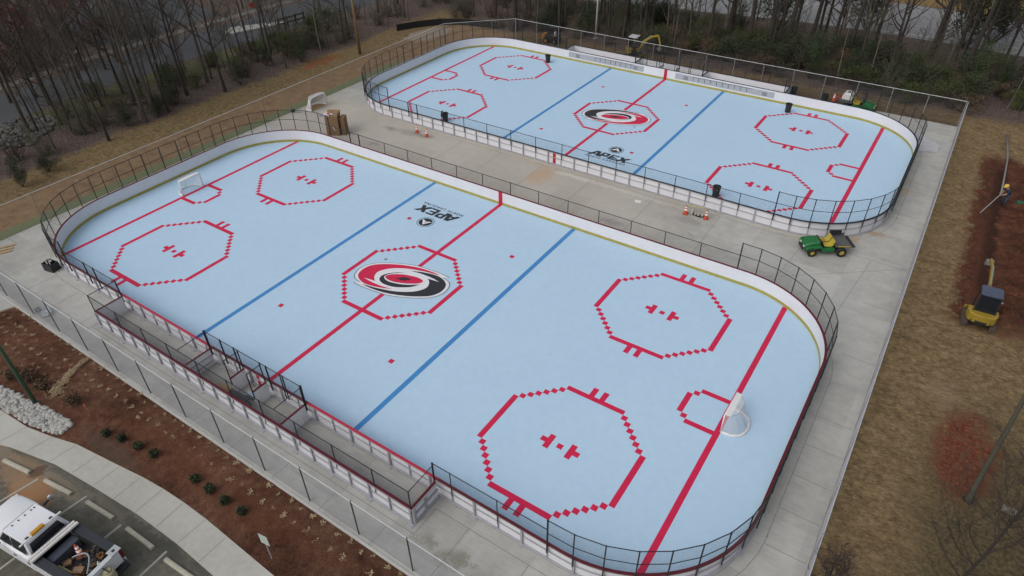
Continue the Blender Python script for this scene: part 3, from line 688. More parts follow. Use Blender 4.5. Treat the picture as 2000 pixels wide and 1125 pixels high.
    run([(x, yf+bs*.1) for x in (xl,-31,-22.8,-15.2,-6.9,1.2,9.3,17.4,25.5,33.5,xr)], LOWB)
    tall = 7.75
    run([(x, bs*(HW+OFF)) for x in (-12.0,-7.6,-3.9,-2.9,2.8,4.4,7.9,8.5,12.8)], tall, False, [.21,.14,.14,.11,.11,.14,.11,.11,.21])
    for x in (xl, -12.0, 12.8, xr): MB().link((x,yi),(x,yf), ZR+.12, LOWB).build('chain_link', MESH, bd); MB().tube([(x,yi,LOWB),(x,yf,LOWB)], .07, 6).build('fence_rail', FPOST, bd)
    for x in (-2.55, 3.3): post((x, bs*41.0), None, tall, .1); MB().link((x,yi),(x,bs*41), ZR+.12, tall).build('chain_link', MESH, bd); MB().tube([(x,yi,tall),(x,bs*41,tall)], .07, 6).build('fence_rail', FPOST, bd)
    # benches: plank, legs
    for x0, x1 in ((-37.5,-14.5),(15.5,38.0),(-11.0,-4.0),(5.0,11.8)):
        b = MB(); yy = bs*42.6; b.box2(x0, yy-.42, 1.42, x1, yy+.42, 1.55)
        k = max(2, int((x1-x0)/6)+1)
        for i in range(k):
            x = x0+.5+(x1-x0-1)*i/(k-1); b.box2(x-.08, yy-.35, .0, x+.08, yy+.35, 1.42)
        b.build('bench_seat', BENCH, bd)
    return fl, bd
make_rink(0, 0, -1, CAPR, 'rink_floor', 'pale blue tiled rink floor inside the nearer boards with the dark red rail', 'rink_boards', 'nearer white rink boards with a dark red rail, black fence and player benches')
FAR = (0.0, 100.9)
f2, b2 = make_rink(FAR[0], FAR[1], 1, CAPB, 'rink_floor', 'pale blue tiled rink floor inside the farther boards with the black rail', 'rink_boards', 'farther white rink boards with a black rail, next to the back woods')
# grey banners on the far boards with rows of small dark bars
BAN = mat('grey board banner', (.33,.34,.37), .4, .12, 1.5); TK = mat('banner bars', (.06,.065,.075), .5, .2, 2)
for x0, x1, t0, t1 in ((-38.6,-8.2,-27.5,-12),(3.6,37.5,10,30)):
    b = MB(); yy = HW-.015; b.box2(x0, yy-.012, 1.15, x1, yy+.012, 3.05); bn = b.build('banner', BAN, b2)
    b = MB()
    k = t0
    while k < t1:
        b.box2(k-.10, yy-.03, 1.5, k+.10, yy-.014, 2.75); k += 2.05
    b.box2(t0, yy-.03, 2.78, t1, yy-.014, 2.9)
    b.build('banner_print', TK, bn)
    b = MB()
    for xx in (x0+3, x1-4):
        for z in (1.5, 1.9, 2.3): b.box2(xx, yy-.03, z, xx+1.6, yy-.014, z+.18)
    b.build('banner_print', TK, bn)

# ------------------------------------------------------------------ perimeter chain-link fences
ZINC = mat('galvanised pipe', (.44,.45,.47), .4, .1, 2); DPOST = mat('weathered dark post', (.055,.06,.06), .5, .25, 2); ZWIRE = mat('galvanised wire', (.215,.225,.25), .5, .1, 2); DWIRE = mat('dark coated wire', (.035,.036,.04), .5, .1, 2)
def fence(label, pts, postm, wirem, h=7.8, rail=.08, postr=.11, wr=.0075):
    t = thing('chain_link_fence', label, 'fence', (pts[0][0],pts[0][1],0)); o = pts[0]
    L = [(p[0]-o[0], p[1]-o[1]) for p in pts]; b = MB(); m = MB(); lo2 = MB(); first = None
    for i, p in enumerate(L):
        if first is None:
            q = MB(); q.tube([(0,0,-.1),(0,0,h-.02)], postr, 8); q.ell((0,0,h+.04), postr*1.1, postr*1.1, .1, 8, 4); first = q.build('post', postm, t); ob = first
        else: ob = first.copy(); C.objects.link(ob)
        ob.location = (p[0]*F, p[1]*F, 0)
    for a, c in zip(L[:-1], L[1:]):
        b.tube([(*a, h-.05),(*c, h-.05)], rail, 6); m.link(a, c, .08, h-.08, .17, wr); lo2.tube([(*a, .12),(*c, .12)], .02, 4)
    b.build('top_rail', ZINC, t); m.build('chain_link', wirem, t); lo2.build('bottom_wire', wirem, t); return t
line = lambda a, b, n: [(a[0]+(b[0]-a[0])*i/n, a[1]+(b[1]-a[1])*i/n) for i in range(n+1)]
fence('silver railed chain link fence with dark posts in front of the nearer rink', [(-75.6,-49.2),(-66,-49.2),(-55.2,-49.2)] + [(-45.2+10.03*i,-49.2) for i in range(14)] + [(89.55,-49.2)], DPOST, ZWIRE)
fence('silver chain link fence along the right strip beside the straw', line((89.55,-48.9),(89.55,148.3),20), mat('grey fence post', (.20,.205,.215), .5, .15, 2), ZWIRE, rail=.06)
fence('tall chain link fence behind the farther rink before the back woods', line((89.2,148.65),(-69,148.65),16), mat('grey post', (.22,.23,.235), .5, .15, 2), DWIRE, wr=.0125)
fence('silver chain link fence along the left dirt strip', line((-69.3,148.75),(-89.6,128.6),3) + line((-89.6,128.2),(-89.6,-49.0),18)[0:], mat('dull grey post', (.20,.18,.145), .5, .2, 2), mat('faint wire', (.20,.18,.15), .5, .1, 2), postr=.085, wr=.005)
# open gate by the entrance path
t = thing('fence_gate', 'dark framed fence gate standing by the entrance path at the left', 'gate', (-77.7,-49.2,0))
b = MB(); b.tube([(0,0,-.1),(0,0,8)], .14, 8); b.build('post', DPOST, t)
b = MB()
for a, c in (((-.3,-.2,.4),(-.3,-.2,7.6)),((-5.2,-4.6,.4),(-5.2,-4.6,7.6)),((-.3,-.2,7.6),(-5.2,-4.6,7.6)),((-.3,-.2,.4),(-5.2,-4.6,.4)),((-.3,-.2,4),(-5.2,-4.6,4))): b.tube([a,c], .09, 6)
b.build('frame', DPOST, t); b = MB(); b.link((-.3,-.2),(-5.2,-4.6), .4, 7.6, .17, .0075); b.build('chain_link', ZWIRE, t)
# ------------------------------------------------------------------ trees and undergrowth
BARK = [mat('grey brown bark', (.070,.060,.050), .95, .35, 2), mat('dark bark', (.038,.032,.028), .95, .35, 2), mat('pale bark', (.13,.115,.095), .95, .3, 2)]
TWIG = [mat('grey twigs', (.074,.062,.050), .95, .25, 2), mat('brown twigs', (.052,.040,.034), .95, .25, 2), mat('olive twigs', (.085,.080,.054), .95, .25, 2)]
def leaf_mat(name, a, b):
    q = NM(name); p = q.pos(obj=True); n = q.noise(p, .7, 3); oi = q.n.new('ShaderNodeObjectInfo')
    f = q.ma('ADD', q.ma('MULTIPLY', n, .75), q.ma('MULTIPLY', oi.outputs['Random'], .25))
    q.col(q.ramp(f, [(.3, a), (.7, b)])).rough(.7); return q.m
LGREEN = leaf_mat('fresh green leaves', (.030,.042,.012), (.075,.090,.028)); DGREEN = leaf_mat('dark green leaves', (.014,.022,.010), (.044,.055,.024)); PINE = leaf_mat('pine needles', (.014,.028,.012), (.045,.065,.025))
REDBUD = leaf_mat('red maple buds', (.085,.012,.016), (.19,.030,.034)); DRY = leaf_mat('dry brush leaves', (.058,.040,.026), (.13,.092,.056))
def rv(r, k=1.0): return Vector((r.uniform(-k,k), r.uniform(-k,k), r.uniform(-k,k)))
def limb(b, r, p, d, L, rad, n, seg=4, wob=.18, up=.12):
    pts = [p.copy()]; rr = [rad]
    for i in range(seg):
        d = (d + rv(r, wob) + Vector((0,0,up))).normalized(); pts.append(pts[-1] + d*L/seg); rr.append(rad*(1-.75*(i+1)/seg))
    b.tube(pts, rr, n, False); return pts, rr
def tree_parts(seed, H, rad, t0=.3, nb=16, spread=.28, fine=5, wob=.05, buds=False, tw=1.0):
    r = random.Random(seed); tr = MB(); cr = MB(); lf = MB() if buds else None
    n = 9; pts = []; d = Vector((r.uniform(-.05,.05), r.uniform(-.05,.05), 1)).normalized(); p = Vector((0,0,-.3))
    for i in range(n+1):
        pts.append(p.copy()); d = (d + Vector((r.uniform(-wob,wob), r.uniform(-wob,wob), .12))).normalized(); p = p + d*H/n
    rr = [rad*(1.35 if i == 0 else 1)*(1-.88*i/n) for i in range(n+1)]
    tr.tube(pts, rr, 7, False)
    def at(t):
        k = t*n; i = min(int(k), n-1); f = k-i; return pts[i].lerp(pts[i+1], f), rr[i]*(1-f)+rr[i+1]*f
    for j in range(nb):
        t = t0 + (1-t0)*((j+r.random())/nb)*.97; p, q = at(t); a = r.uniform(0, 6.283); e = r.uniform(.35, 1.0)
        d = Vector((math.cos(a)*math.cos(e), math.sin(a)*math.cos(e), math.sin(e))); L = H*spread*(1.15-t)*r.uniform(.7,1.25)+H*.05
        b1, r1 = limb(cr, r, p, d, L, min(q*.6, .012*H*(1.1-t)+.05), 4)
        for m in range(5):
            i = r.randint(1, 3); p2 = b1[i].lerp(b1[i+1], r.random()); d2 = ((b1[i+1]-b1[i]).normalized() + rv(r, .75)).normalized()
            b2, r2 = limb(cr, r, p2, d2, L*r.uniform(.3,.55), r1[i]*.5, 3, 3, .25)
            for f in range(fine):
                i2 = r.randint(0, 2); p3 = b2[i2].lerp(b2[i2+1], r.random()); d3 = ((b2[i2+1]-b2[i2]).normalized() + rv(r, .8)).normalized()
                L3 = L*r.uniform(.12,.3); q3 = p3 + d3*L3*.5 + rv(r, L3*.06); e3 = q3 + (d3+rv(r,.35)).normalized()*L3*.5
                cr.tube([p3,q3,e3], [max(.015*tw,r2[i2]*.4), .013*tw, .008*tw], 3, False)
                if buds:
                    for _ in range(6): leaf_quad(lf, r, e3.lerp(p3, r.random()*.8) + rv(r,.4), r.uniform(.12,.30))
    return tr, cr, lf
def leaf_quad(b, r, c, s):
    n = rv(r).normalized(); u = n.orthogonal().normalized()*s; v = n.cross(u).normalized()*s*r.uniform(.5,.9)
    b.add([c-u, c-v, c+u, c+v], [[0,1,2,3]])
def mk_tree(name, label, cat, seed, H, rad, bark, twig, group, buds=False, **k):
    t = thing(name, label, cat, (0,0,-200), 0, group); tr, cr, lf = tree_parts(seed, H, rad, buds=buds, **k)
    tr.build('trunk', bark, t, smooth=True); c = cr.build('crown', twig, t, smooth=True)
    if buds: lf.build('red_buds', REDBUD, c)
    return t
def clump(b, r, c, rx, ry, rz, n, s0, s1, shell=.55):
    for _ in range(n):
        d = rv(r).normalized(); k = shell + (1-shell)*r.random()**.5; k *= 1 + .35*mn.noise(d*2.1 + Vector((c[0],c[1],c[2])))
        leaf_quad(b, r, Vector((c[0]+d.x*rx*k, c[1]+d.y*ry*k, c[2]+d.z*rz*k)), r.uniform(s0, s1))
def mk_bush(name, label, seed, w, h, lm, group, leaf=(.16,.38), n=1500, stems=True, cat='bush'):
    r = random.Random(seed); t = thing(name, label, cat, (0,0,-200), 0, group); st = MB(); lf = MB()
    for i in range(18):
        a = r.uniform(0, 6.283); b1, _ = limb(st, r, Vector((0,0,0)), Vector((math.cos(a)*.7, math.sin(a)*.7, 1)).normalized(), h*r.uniform(.6,1.15), .07, 4, 4, .22)
        for m in range(4): k = r.randint(1,3); limb(st, r, b1[k], (Vector((0,0,.4))+rv(r,.9)).normalized(), h*r.uniform(.2,.45), .03, 3, 2, .3)
    k = 16
    for i in range(k):
        a = r.uniform(0, 6.283); q = r.uniform(0, w*.75)
        clump(lf, r, (math.cos(a)*q, math.sin(a)*q, h*r.uniform(.12,.95)), w*r.uniform(.2,.5), w*r.uniform(.2,.5), h*r.uniform(.12,.3), n//k, *leaf, .05)
    st.build('stem', TWIG[1], t); lf.build('foliage', lm, t); return t
def mk_brush(name, label, seed, w, h, tw, group):
    """leafless thicket of one root clump"""
    r = random.Random(seed); t = thing(name, label, 'shrub', (0,0,-200), 0, group); st = MB(); tg = MB()
    for i in range(16):
        a = r.uniform(0, 6.283); q = r.uniform(0, w*.3)
        b1, r1 = limb(st, r, Vector((math.cos(a)*q, math.sin(a)*q, 0)), Vector((math.cos(a)*.5, math.sin(a)*.5, 1)).normalized(), h*r.uniform(.6,1.05), .06, 4, 4, .25)
        for m in range(9):
            k = r.randint(0, 3); p = b1[k].lerp(b1[k+1], r.random()); b2, _ = limb(tg, r, p, (Vector((0,0,.5))+rv(r,.9)).normalized(), h*r.uniform(.2,.45), .035, 3, 2, .3)
            for f in range(4):
                k2 = r.randint(0,1); p3 = b2[k2].lerp(b2[k2+1], r.random()); d = (Vector((0,0,.3))+rv(r,1)).normalized(); tg.tube([p3, p3+d*h*r.uniform(.06,.18)], [.022,.012], 3, False)
    st.build('stem', tw, t); tg.build('twigs', tw, t); return t
GL = 'bare trees in the woods left of the rinks'; GR = 'trees in the strip of woods behind the farther rink'; GB = 'bare trees beyond the left road'
LBL = {GL: 'bare grey brown tree in the leafy woods between the left road and the dirt strip', GR: 'tall dark trunked tree in the woods strip behind the farther rink', GB: 'bare tree standing on the far side of the left road'}
rnd = random.Random(11)
big = [mk_tree('bare_tree', LBL[GL], 'tree', 100+i, h, rd, BARK[i%2], TWIG[i%3], GL, t0=t0, nb=nb, fine=9) for i, (h, rd, t0, nb) in enumerate([(52,.58,.34,18),(48,.46,.28,18),(58,.66,.38,20),(44,.38,.24,18)])]
sap = [mk_tree('sapling', 'thin bare sapling in the woods left of the rinks', 'sapling', 200+i, h, rd, BARK[(i+1)%3], TWIG[i%3], 'thin saplings in the left woods', t0=.3, nb=12, spread=.24, fine=6, wob=.07) for i, (h, rd) in enumerate([(20,.16),(26,.2),(16,.13),(30,.24)])]
tall = [mk_tree('tall_tree', LBL[GR], 'tree', 300+i, h, rd, BARK[1 if i < 3 else 0], TWIG[(i+1)%3], GR, t0=t0, nb=nb, spread=.2, wob=.035, fine=5) for i, (h, rd, t0, nb) in enumerate([(66,.85,.25,20),(72,1.0,.35,18),(60,.65,.2,20),(56,.5,.14,22)])]
mapl = mk_tree('red_maple', 'maple with dark red buds beyond the left road in the top left corner', 'tree', 400, 44, .5, BARK[0], TWIG[1], 'red budding maples beyond the left road', True, t0=.1, nb=20, fine=4)
brush = [mk_brush('bare_shrub', 'leafless brown shrub among the trees left of the rinks', 500+i, w_, h_, TWIG[[1,0,2][i]], 'leafless shrubs in the left woods') for i, (w_, h_) in enumerate([(6,7),(8,6),(5,9)])]
bushL = [mk_bush('green_bush', 'x', 600+i, w_, h_, m_, 'y', lf_, n_) for i, (w_, h_, m_, lf_, n_) in enumerate([(6,7,LGREEN,(.10,.22),2400),(8,10,DGREEN,(.11,.26),3600),(6,6,DRY,(.10,.22),1500),(6,13,PINE,(.11,.26),3000)])]
USED = set()
def plant(protos, x, y, label=None, group=None, k=None, sc=None):
    i = rnd.randrange(len(protos)) if k is None else k; o = protos[i]; s_ = (sc or 1)*rnd.uniform(.85, 1.18); rz = rnd.uniform(0, 6.283)
    if o.name not in USED:
        USED.add(o.name); o.location = (x*F, y*F, -.12*F); o.rotation_euler = (0,0,rz); o.scale = (s_,)*3
        if label: o['label'] = label
        if group: o['group'] = group
        return o
    return dup(o, (x, y, -.12), rz, label, group, s_)
# trunks that can be told apart in the photograph
for px in [(213,274),(200,208),(120,243),(132,232),(285,238),(305,228),(330,218),(365,186),(360,152),(440,178),(262,205),(240,182),(175,225),(60,262),(318,170),(405,160),(150,200),(95,205)]:
    p = G(*px); plant(big, p[0], p[1], LBL[GL], GL)
def far_enough(L, x, y, d): return all((x-a)**2+(y-b)**2 > d*d for a, b in L)
P = []
while len(P) < 9:
    x, y = rnd.uniform(-156,-124), rnd.uniform(-60,150)
    if far_enough(P, x, y, 7): P.append((x, y)); plant(big, x, y, LBL[GL], GL, sc=.9)
P = []
while len(P) < 84:
    x, y = rnd.uniform(-157,-122), rnd.uniform(-55,150)
    if far_enough(P, x, y, 2.8): P.append((x, y)); plant(sap, x, y, sc=rnd.choice([1,1,1.35]))
P = []
while len(P) < 34:
    x, y = rnd.uniform(-150,-123), rnd.uniform(-55,152)
    if far_enough(P, x, y, 4): P.append((x, y)); plant(brush, x, y)
# woods corner between the left road and the back woods
P = []
while len(P) < 40:
    x, y = rnd.uniform(-150,-78), rnd.uniform(160,235)
    if y < 150+(x+150)*.0 or not far_enough(P, x, y, 6): continue
    P.append((x, y)); plant(big if len(P) % 2 else sap, x, y, 'bare tree in the wooded corner behind the black silt fence', 'bare trees in the back left corner')
P = []
while len(P) < 34:
    x, y = rnd.uniform(-150,-72), rnd.uniform(157,215)
    if far_enough(P, x, y, 4.5): P.append((x, y)); plant(brush, x, y, 'leafless brown shrub in the wooded corner behind the black silt fence', 'leafless shrubs in the back left corner')
# beyond the left road
P = []
while len(P) < 22:
    x, y = rnd.uniform(-262,-201), rnd.uniform(-30,190)
    if 20 < y < 115 and -245 < x < -205 and rnd.random() < .7: continue
    if far_enough(P, x, y, 9): P.append((x, y)); plant(big, x, y, LBL[GB], GB)
for px in [(30,110),(75,70),(15,160),(60,150),(110,120),(35,60),(5,80),(150,95),(205,135),(90,130),(50,40),(100,45),(130,75),(20,200),(70,190),(230,120),(10,30),(160,60)]:
    p = G(*px); plant([mapl], p[0], p[1])
P = []
while len(P) < 40:
    x, y = rnd.uniform(-235,-199), rnd.uniform(-20,75)
    if far_enough(P, x, y, 4): P.append((x, y)); plant(brush, x, y, 'leafless shrub on the far side of the left road', 'leafless shrubs beyond the left road')
# green bushes of the left woods
for px, k, sc, lb in [((250,245),1,.7,'dark green bush at the edge of the left woods above the fence'),((95,335),1,.6,'wide dark green bush at the left edge above the dirt strip'),((45,365),3,.6,'dark bush at the left picture edge by the fence'),((610,85),0,1.5,'bright green bush beside the wooden rail fence'),((590,120),3,.8,'small dark evergreen at the wood edge left of the utility pole'),
                      ((345,205),3,.7,'dark small evergreen among the left trunks'),((470,165),3,.6,'little dark evergreen by the straw edge of the left woods'),((310,222),1,.6,'low dark bush between two left trunks'),((560,110),0,1.1,'light green bush left of the dark evergreen'),((640,60),0,1.2,'green bush behind the bright green bush'),((520,128),3,.6,'short evergreen in the left thicket')]:
    p = G(*px); plant(bushL, p[0], p[1], lb, 'bushes in the left woods', k, sc)
for i, px in enumerate([(385,170),(330,160),(190,190),(420,130),(500,105),(540,90)]):
    p = G(*px); plant(bushL, p[0], p[1], 'olive bush on the verge between the left woods and the road', 'olive verge bushes', 0, .8)
# strip behind the farther rink
for px in [(1007,58),(1048,60),(1092,62),(1104,50),(1147,64),(1178,62),(1216,74),(1224,60),(1242,72),(1258,80),(1272,66),(1303,84),(1530,110),(1543,92),(1580,96),(1596,84),(1636,112),(1652,120),(1676,116),(1690,104),(1815,116),(1828,102),(1862,120),(1880,112),(1975,130),(1990,150),(1460,96),(1420,90),(1345,88),(1380,96),(1500,100)]:
    p = G(*px); plant(tall, p[0], p[1], LBL[GR], GR, sc=.95)
P = []
while len(P) < 34:
    x, y = rnd.uniform(-80,125), rnd.uniform(168,214)
    if far_enough(P, x, y, 5): P.append((x, y)); plant(tall, x, y, LBL[GR], GR, sc=.75)
P = []
while len(P) < 62:
    x, y = rnd.uniform(-80,125), rnd.uniform(164,216)
    if far_enough(P, x, y, 4): P.append((x, y)); plant(sap, x, y, 'thin bare sapling in the woods strip behind the farther rink', 'thin saplings in the back woods')
P = []
while len(P) < 90:
    x, y = rnd.uniform(-78,128), rnd.uniform(161,205)
    if far_enough(P, x, y, 4.5): P.append((x, y)); plant(brush, x, y, 'leafless shrub under the trees of the back woods', 'leafless shrubs in the back woods')
P = []
while len(P) < 104:
    x, y = rnd.uniform(-70,128), rnd.uniform(161,199)
    if not far_enough(P, x, y, 4.2): continue
    if x < 0 and rnd.random() < .55: continue
    P.append((x, y)); k = rnd.choice([0,0,1,1,2,3]); plant(bushL, x, y, ['fresh green bush in the undergrowth of the back woods','dark green bush in the undergrowth of the back woods','dry brown bush in the undergrowth of the back woods','short dark evergreen in the undergrowth of the back woods'][k], ['fresh green bushes of the back woods','dark green bushes of the back woods','dry bushes of the back woods','short evergreens of the back woods'][k], k, .95)
for px in [(1690,60),(1880,95),(1930,90),(1520,60),(1960,70)]:
    p = G(*px); plant(bushL, p[0], p[1], 'tall evergreen rising before the pale car park', 'evergreens before the car park', 3, 1.9)
# right of the straw ground
P = []
while len(P) < 16:
    x, y = rnd.uniform(112,150), rnd.uniform(168,205)
    if far_enough(P, x, y, 6): P.append((x, y)); plant(brush, x, y, 'leafless shrub at the right end of the back woods', 'leafless shrubs right of the back woods')
# leaning tree beside the clay patch, and the bare sapling that reaches into the lower right corner
base = G(1890,980); tp = G(2010,762, 15.5); t = thing('leaning_tree', 'single bare tree leaning right beside the red clay patch', 'tree', (base[0],base[1],-.15))
d = (Vector(tp)-Vector(base)).normalized(); r = random.Random(77); b = MB(); pts = [d*k + Vector((0,0,0)) + Vector((r.uniform(-.12,.12), r.uniform(-.12,.12), 0))*(k > 0) for k in (0,1.5,6,12,20,30)]
b.tube(pts, [.62,.42,.36,.32,.27,.2], 9); b.build('trunk', mat('mossy bark', (.055,.052,.038), .95, .35, 3), t, smooth=True)
b = MB()
for i in range(16):
    q = pts[4].lerp(pts[5], r.random()); a = r.uniform(0,6.28); p1, r1 = limb(b, r, q, Vector((math.cos(a), math.sin(a), .8)).normalized(), r.uniform(5,9), .09, 4)
    for m in range(5): k = r.randint(1,3); limb(b, r, p1[k], (Vector((0,0,.4))+rv(r,.9)).normalized(), r.uniform(1.5,3.5), .035, 3, 3)
for i in range(26):
    a = r.uniform(0,6.28); limb(b, r, Vector((math.cos(a)*.3,math.sin(a)*.3,.1)), Vector((math.cos(a),math.sin(a),.8)).normalized(), r.uniform(.8,2.0), .03, 3, 3)
b.build('crown', TWIG[1], t)
t = thing('stump', 'short sawn log lying on the rough grass right of the clay patch', 'log', (*G(1968,1000)[:2], -.1))
b = MB(); b.tube([(-.9,.1,.55),(.9,-.1,.5)], .55, 12); b.build('trunk', BARK[2], t, smooth=False)
b = MB(); b.tube([(.905,-.1,.5),(.93,-.1,.5)], .5, 12); b.build('cut_face', mat('sawn wood', (.30,.22,.12), .8, .2, 6), t)
for q in (big[0], tall[0]): pass
for nm, px, H, sd in (('bare_sapling',(1850,1165),34,901),('bare_sapling',(1975,1150),36,902),('bare_sapling',(1610,1185),14,903)):
    p = G(*px); t = thing(nm, ['small bare tree whose twigs reach in at the bottom edge of the rough grass','bare tree reaching in at the lower right corner','twiggy bare tree reaching in by the foot of the right fence'][sd-901], 'tree', (p[0],p[1],-.15))
    tr, cr, _ = tree_parts(sd, H, .24, t0=.12, nb=26, spread=.3, fine=5, wob=.08, tw=2.2); tr.build('trunk', BARK[1], t, smooth=True); cr.build('crown', TWIG[1], t, smooth=True)
# ------------------------------------------------------------------ loose objects and vehicles
def grid_net(b, quad, n, m, wr=.022):
    """knotted net stretched over four corners"""
    a, c, d, e = (Vector(p) for p in quad); nn = (c-a).cross(e-a).normalized()*wr
    P = lambda u, v: (a*(1-u)+c*u)*(1-v)+(e*(1-u)+d*u)*v
    for i in range(n+1):
        p, q = P(i/n,0), P(i/n,1); t = (q-p).normalized().cross(nn); b.add([p+t,p-t,q-t,q+t], [[0,1,2,3]])
    for j in range(m+1):
        p, q = P(0,j/m), P(1,j/m); t = (q-p).normalized().cross(nn); b.add([p+t,p-t,q-t,q+t], [[0,1,2,3]])
GW = mat('white goal pipe', (.62,.62,.64), .4, .08, 3); NET = mat('white goal net', (.58,.58,.60), .8, .1, 4); PAD = mat('white goal pad', (.60,.60,.61), .6, .1, 4)
def goal(label, x, y, s, rounded=False):
    """mouth in the plane of x, net running back towards s"""
    t = thing('hockey_goal', label, 'goal', (x,y,.02), 0 if s > 0 else math.pi, 'hockey goals'); f = MB(); h = 4.0; w_ = 3.0
    top = [(0,-w_,h),(0,w_,h)] if not rounded else [(0,-w_,h-1.1),(0,-w_+.35,h-.35),(0,-w_+1.1,h),(0,w_-1.1,h),(0,w_-.35,h-.35),(0,w_,h-1.1)]
    f.tube([(0,-w_,0)] + top + [(0,w_,0)], .12 if not rounded else .15, 8); f.build('frame', GW, t, smooth=True)
    basep = [(.05,-w_,.12),(1.6,-w_+.05,.12),(2.8,-2.3,.12),(3.4,-1.2,.12),(3.5,0,.12),(3.4,1.2,.12),(2.8,2.3,.12),(1.6,w_-.05,.12),(.05,w_,.12)]
    b = MB(); b.tube(basep, .24, 8); b.build('base_pad', PAD, t, smooth=True)
    tb = [(.05,-w_+.05,h),(1.0,-2.6,h),(1.75,-1.4,h-.05),(1.9,0,h-.05),(1.75,1.4,h-.05),(1.0,2.6,h),(.05,w_-.05,h)]
    b = MB()
    if not rounded:
        b.tube(tb, .05, 6); b.tube([(1.9,0,h),(2.3,0,2.2),(3.4,0,.15)], .05, 6); b.build('back_bar', mat('grey goal bar', (.36,.36,.38), .4, .1, 3), t, smooth=True)
        b = MB(); b.box2(-.08,-w_+.1,h+.02,.95,w_-.1,h+.09); b.build('top_pad', PAD, t, bevel=.03)
    n = MB()
    for (a, c) in zip(basep[:-1], basep[1:]):
        k0 = basep.index(a)/8; k1 = basep.index(c)/8
        def tp(k):
            q = k*6; i = min(int(q), 5); return Vector(tb[i]).lerp(Vector(tb[i+1]), q-i)
        grid_net(n, (a, c, tp(k1), tp(k0)), 9, 24, .013 if not rounded else .03)
    for i in range(3): grid_net(n, (tb[i], tb[i+1], tb[5-i], tb[6-i]), 6, 24, .013 if not rounded else .03)
    n.build('net', NET, t)
    if rounded:
        b = MB(); b.poly([(.1,-w_+.1),(1.6,-w_+.2),(2.8,-2.2),(3.4,0),(2.8,2.2),(1.6,w_-.2),(.1,w_-.1)], .09); b.build('floor_board', mat('brown board', (.28,.19,.10), .8, .2, 2), t)
    return t
goal('white goal at the left goal line of the nearer rink', -71.3, -.2, -1)
goal('white goal seen from above at the right goal line of the nearer rink', 71.4, -.1, 1)
go_ = goal('white round cornered goal standing on the concrete outside the rinks', -84.0, 56.0, -1, True); go_.scale = (1.12,1.12,1.05)

# bins
BIN = mat('black bin plastic', (.020,.023,.024), .5, .2, 3); BAG = mat('white label', (.6,.6,.6), .6, .1, 4); STRAW = mat('dead straw', (.42,.33,.20), .9, .3, 4)
def bin_(label, x, y, h=2.75, lid=None, mark=False, grp='black bins'):
    t = thing('trash_bin', label, 'bin', (x,y,.02), rnd.uniform(0,1), grp)
    b = MB(); b.lathe([(.01,0),(.72,0),(.80,.1),(.98,h-.25),(1.06,h-.22),(1.06,h),(.96,h),(.90,h-.3),(.74,.2),(.01,.18)], 20); b.build('body', BIN, t, smooth=False)
    if lid is not None:
        b = MB(); b.lathe([(.01,.16),(.5,.14),(1.0,.04),(1.06,-.05)], 18); o = b.build('lid', BIN, t, (-.95*math.cos(lid),-.95*math.sin(lid),h-.1), Euler((R(70),0,lid-math.pi/2)))
    if mark: b = MB(); b.add([(.28,-.93,h*.88),(-.28,-.94,h*.86),(-.20,-.92,h*.72),(.02,-.91,h*.74),(.05,-.86,h*.5),(.16,-.86,h*.5),(.2,-.9,h*.76)], [[0,1,2,3,4,5,6]]); b.build('label', BAG, t); t.rotation_euler = (0,0,R(35))
    return t
bin_('black bin with a tilted lid by the near left circle of the farther rink', -43.0, 69.7, 2.7, .5)
bin_('black bin with a white mark inside the farther rink by the front boards', 43.5, 69.9, 2.9, None, True)
bin_('black bin on the back left circle of the farther rink', -43.6, 131.7)
bin_('black bin on the back right circle of the farther rink', 43.7, 132.6)
bin_('black bin standing behind the end of the far white bench wall', 41.6, 146.0, 3.2)
bin_('low black bin behind the far boards left of the sprayer cart', 51.2, 146.8, 2.6)

# cones
ORG = mat('orange red cone', (.38,.050,.025), .55, .15, 4); CWH = mat('white cone band', (.62,.60,.55), .5, .12, 4)
def cone(label, x, y, z=.0, rz=0, lean=0, cap=True):
    t = thing('traffic_cone', label, 'cone', (x,y,z), rz, 'orange traffic cones'); t.rotation_euler = (lean, lean*.6, rz)
    b = MB(); b.box2(-.6,-.6,0,.6,.6,.13); b.build('base', ORG, t, bevel=.03)
    b = MB(); b.lathe([(.48,.13),(.35,1.1)], 16); b.lathe([(.29,1.5),(.24,1.75)], 16); b.lathe([(.17,2.15),(.10,2.55),(.01,2.58)], 16); b.build('cone_body', ORG, t, smooth=True)
    for z0, z1, r0, r1 in ((1.1,1.5,.355,.29),(1.75,2.15,.24,.17)):
        b = MB(); b.lathe([(r0,z0),(r1,z1)], 16); b.build('reflective_band', CWH, t, smooth=True)
cone('orange cone at the left end of the yellow barrier bar', 40.4, 57.9, rz=.3)
cone('orange cone at the right end of the yellow barrier bar', 45.4, 58.4, rz=.5)
cone('upright orange cone with dark stained base, left of the pair in the aisle', -45.2, 58.7, rz=.2)
cone('pinkish orange cone on a dark stain, right of the pair in the aisle', -41.0, 58.2, rz=.9, lean=.06)
t = thing('barrier_bar', 'pale yellow bar laid across the tops of two orange cones', 'barrier', (0,0,0)); b = MB(); b.tube([(40.5,58.1,2.62),(45.4,58.6,2.62)], .13, 8); b.build('bar', mat('faded yellow bar', (.40,.36,.16), .5, .2, 3), t, smooth=True)
b = MB(); b.tube([(40.5,58.1,2.55),(40.5,58.1,2.7)], .13, 8); b.build('end_ring', mat('faded yellow bar', (.4,.36,.16)), t)
pit = MB(); pr_ = random.Random(3); pit.poly([(43+2.1*math.cos(a)*(1+.2*pr_.uniform(-1,1)), 59.0+.75*math.sin(a)*(1+.2*pr_.uniform(-1,1))) for a in [i*.35 for i in range(18)]], .012)
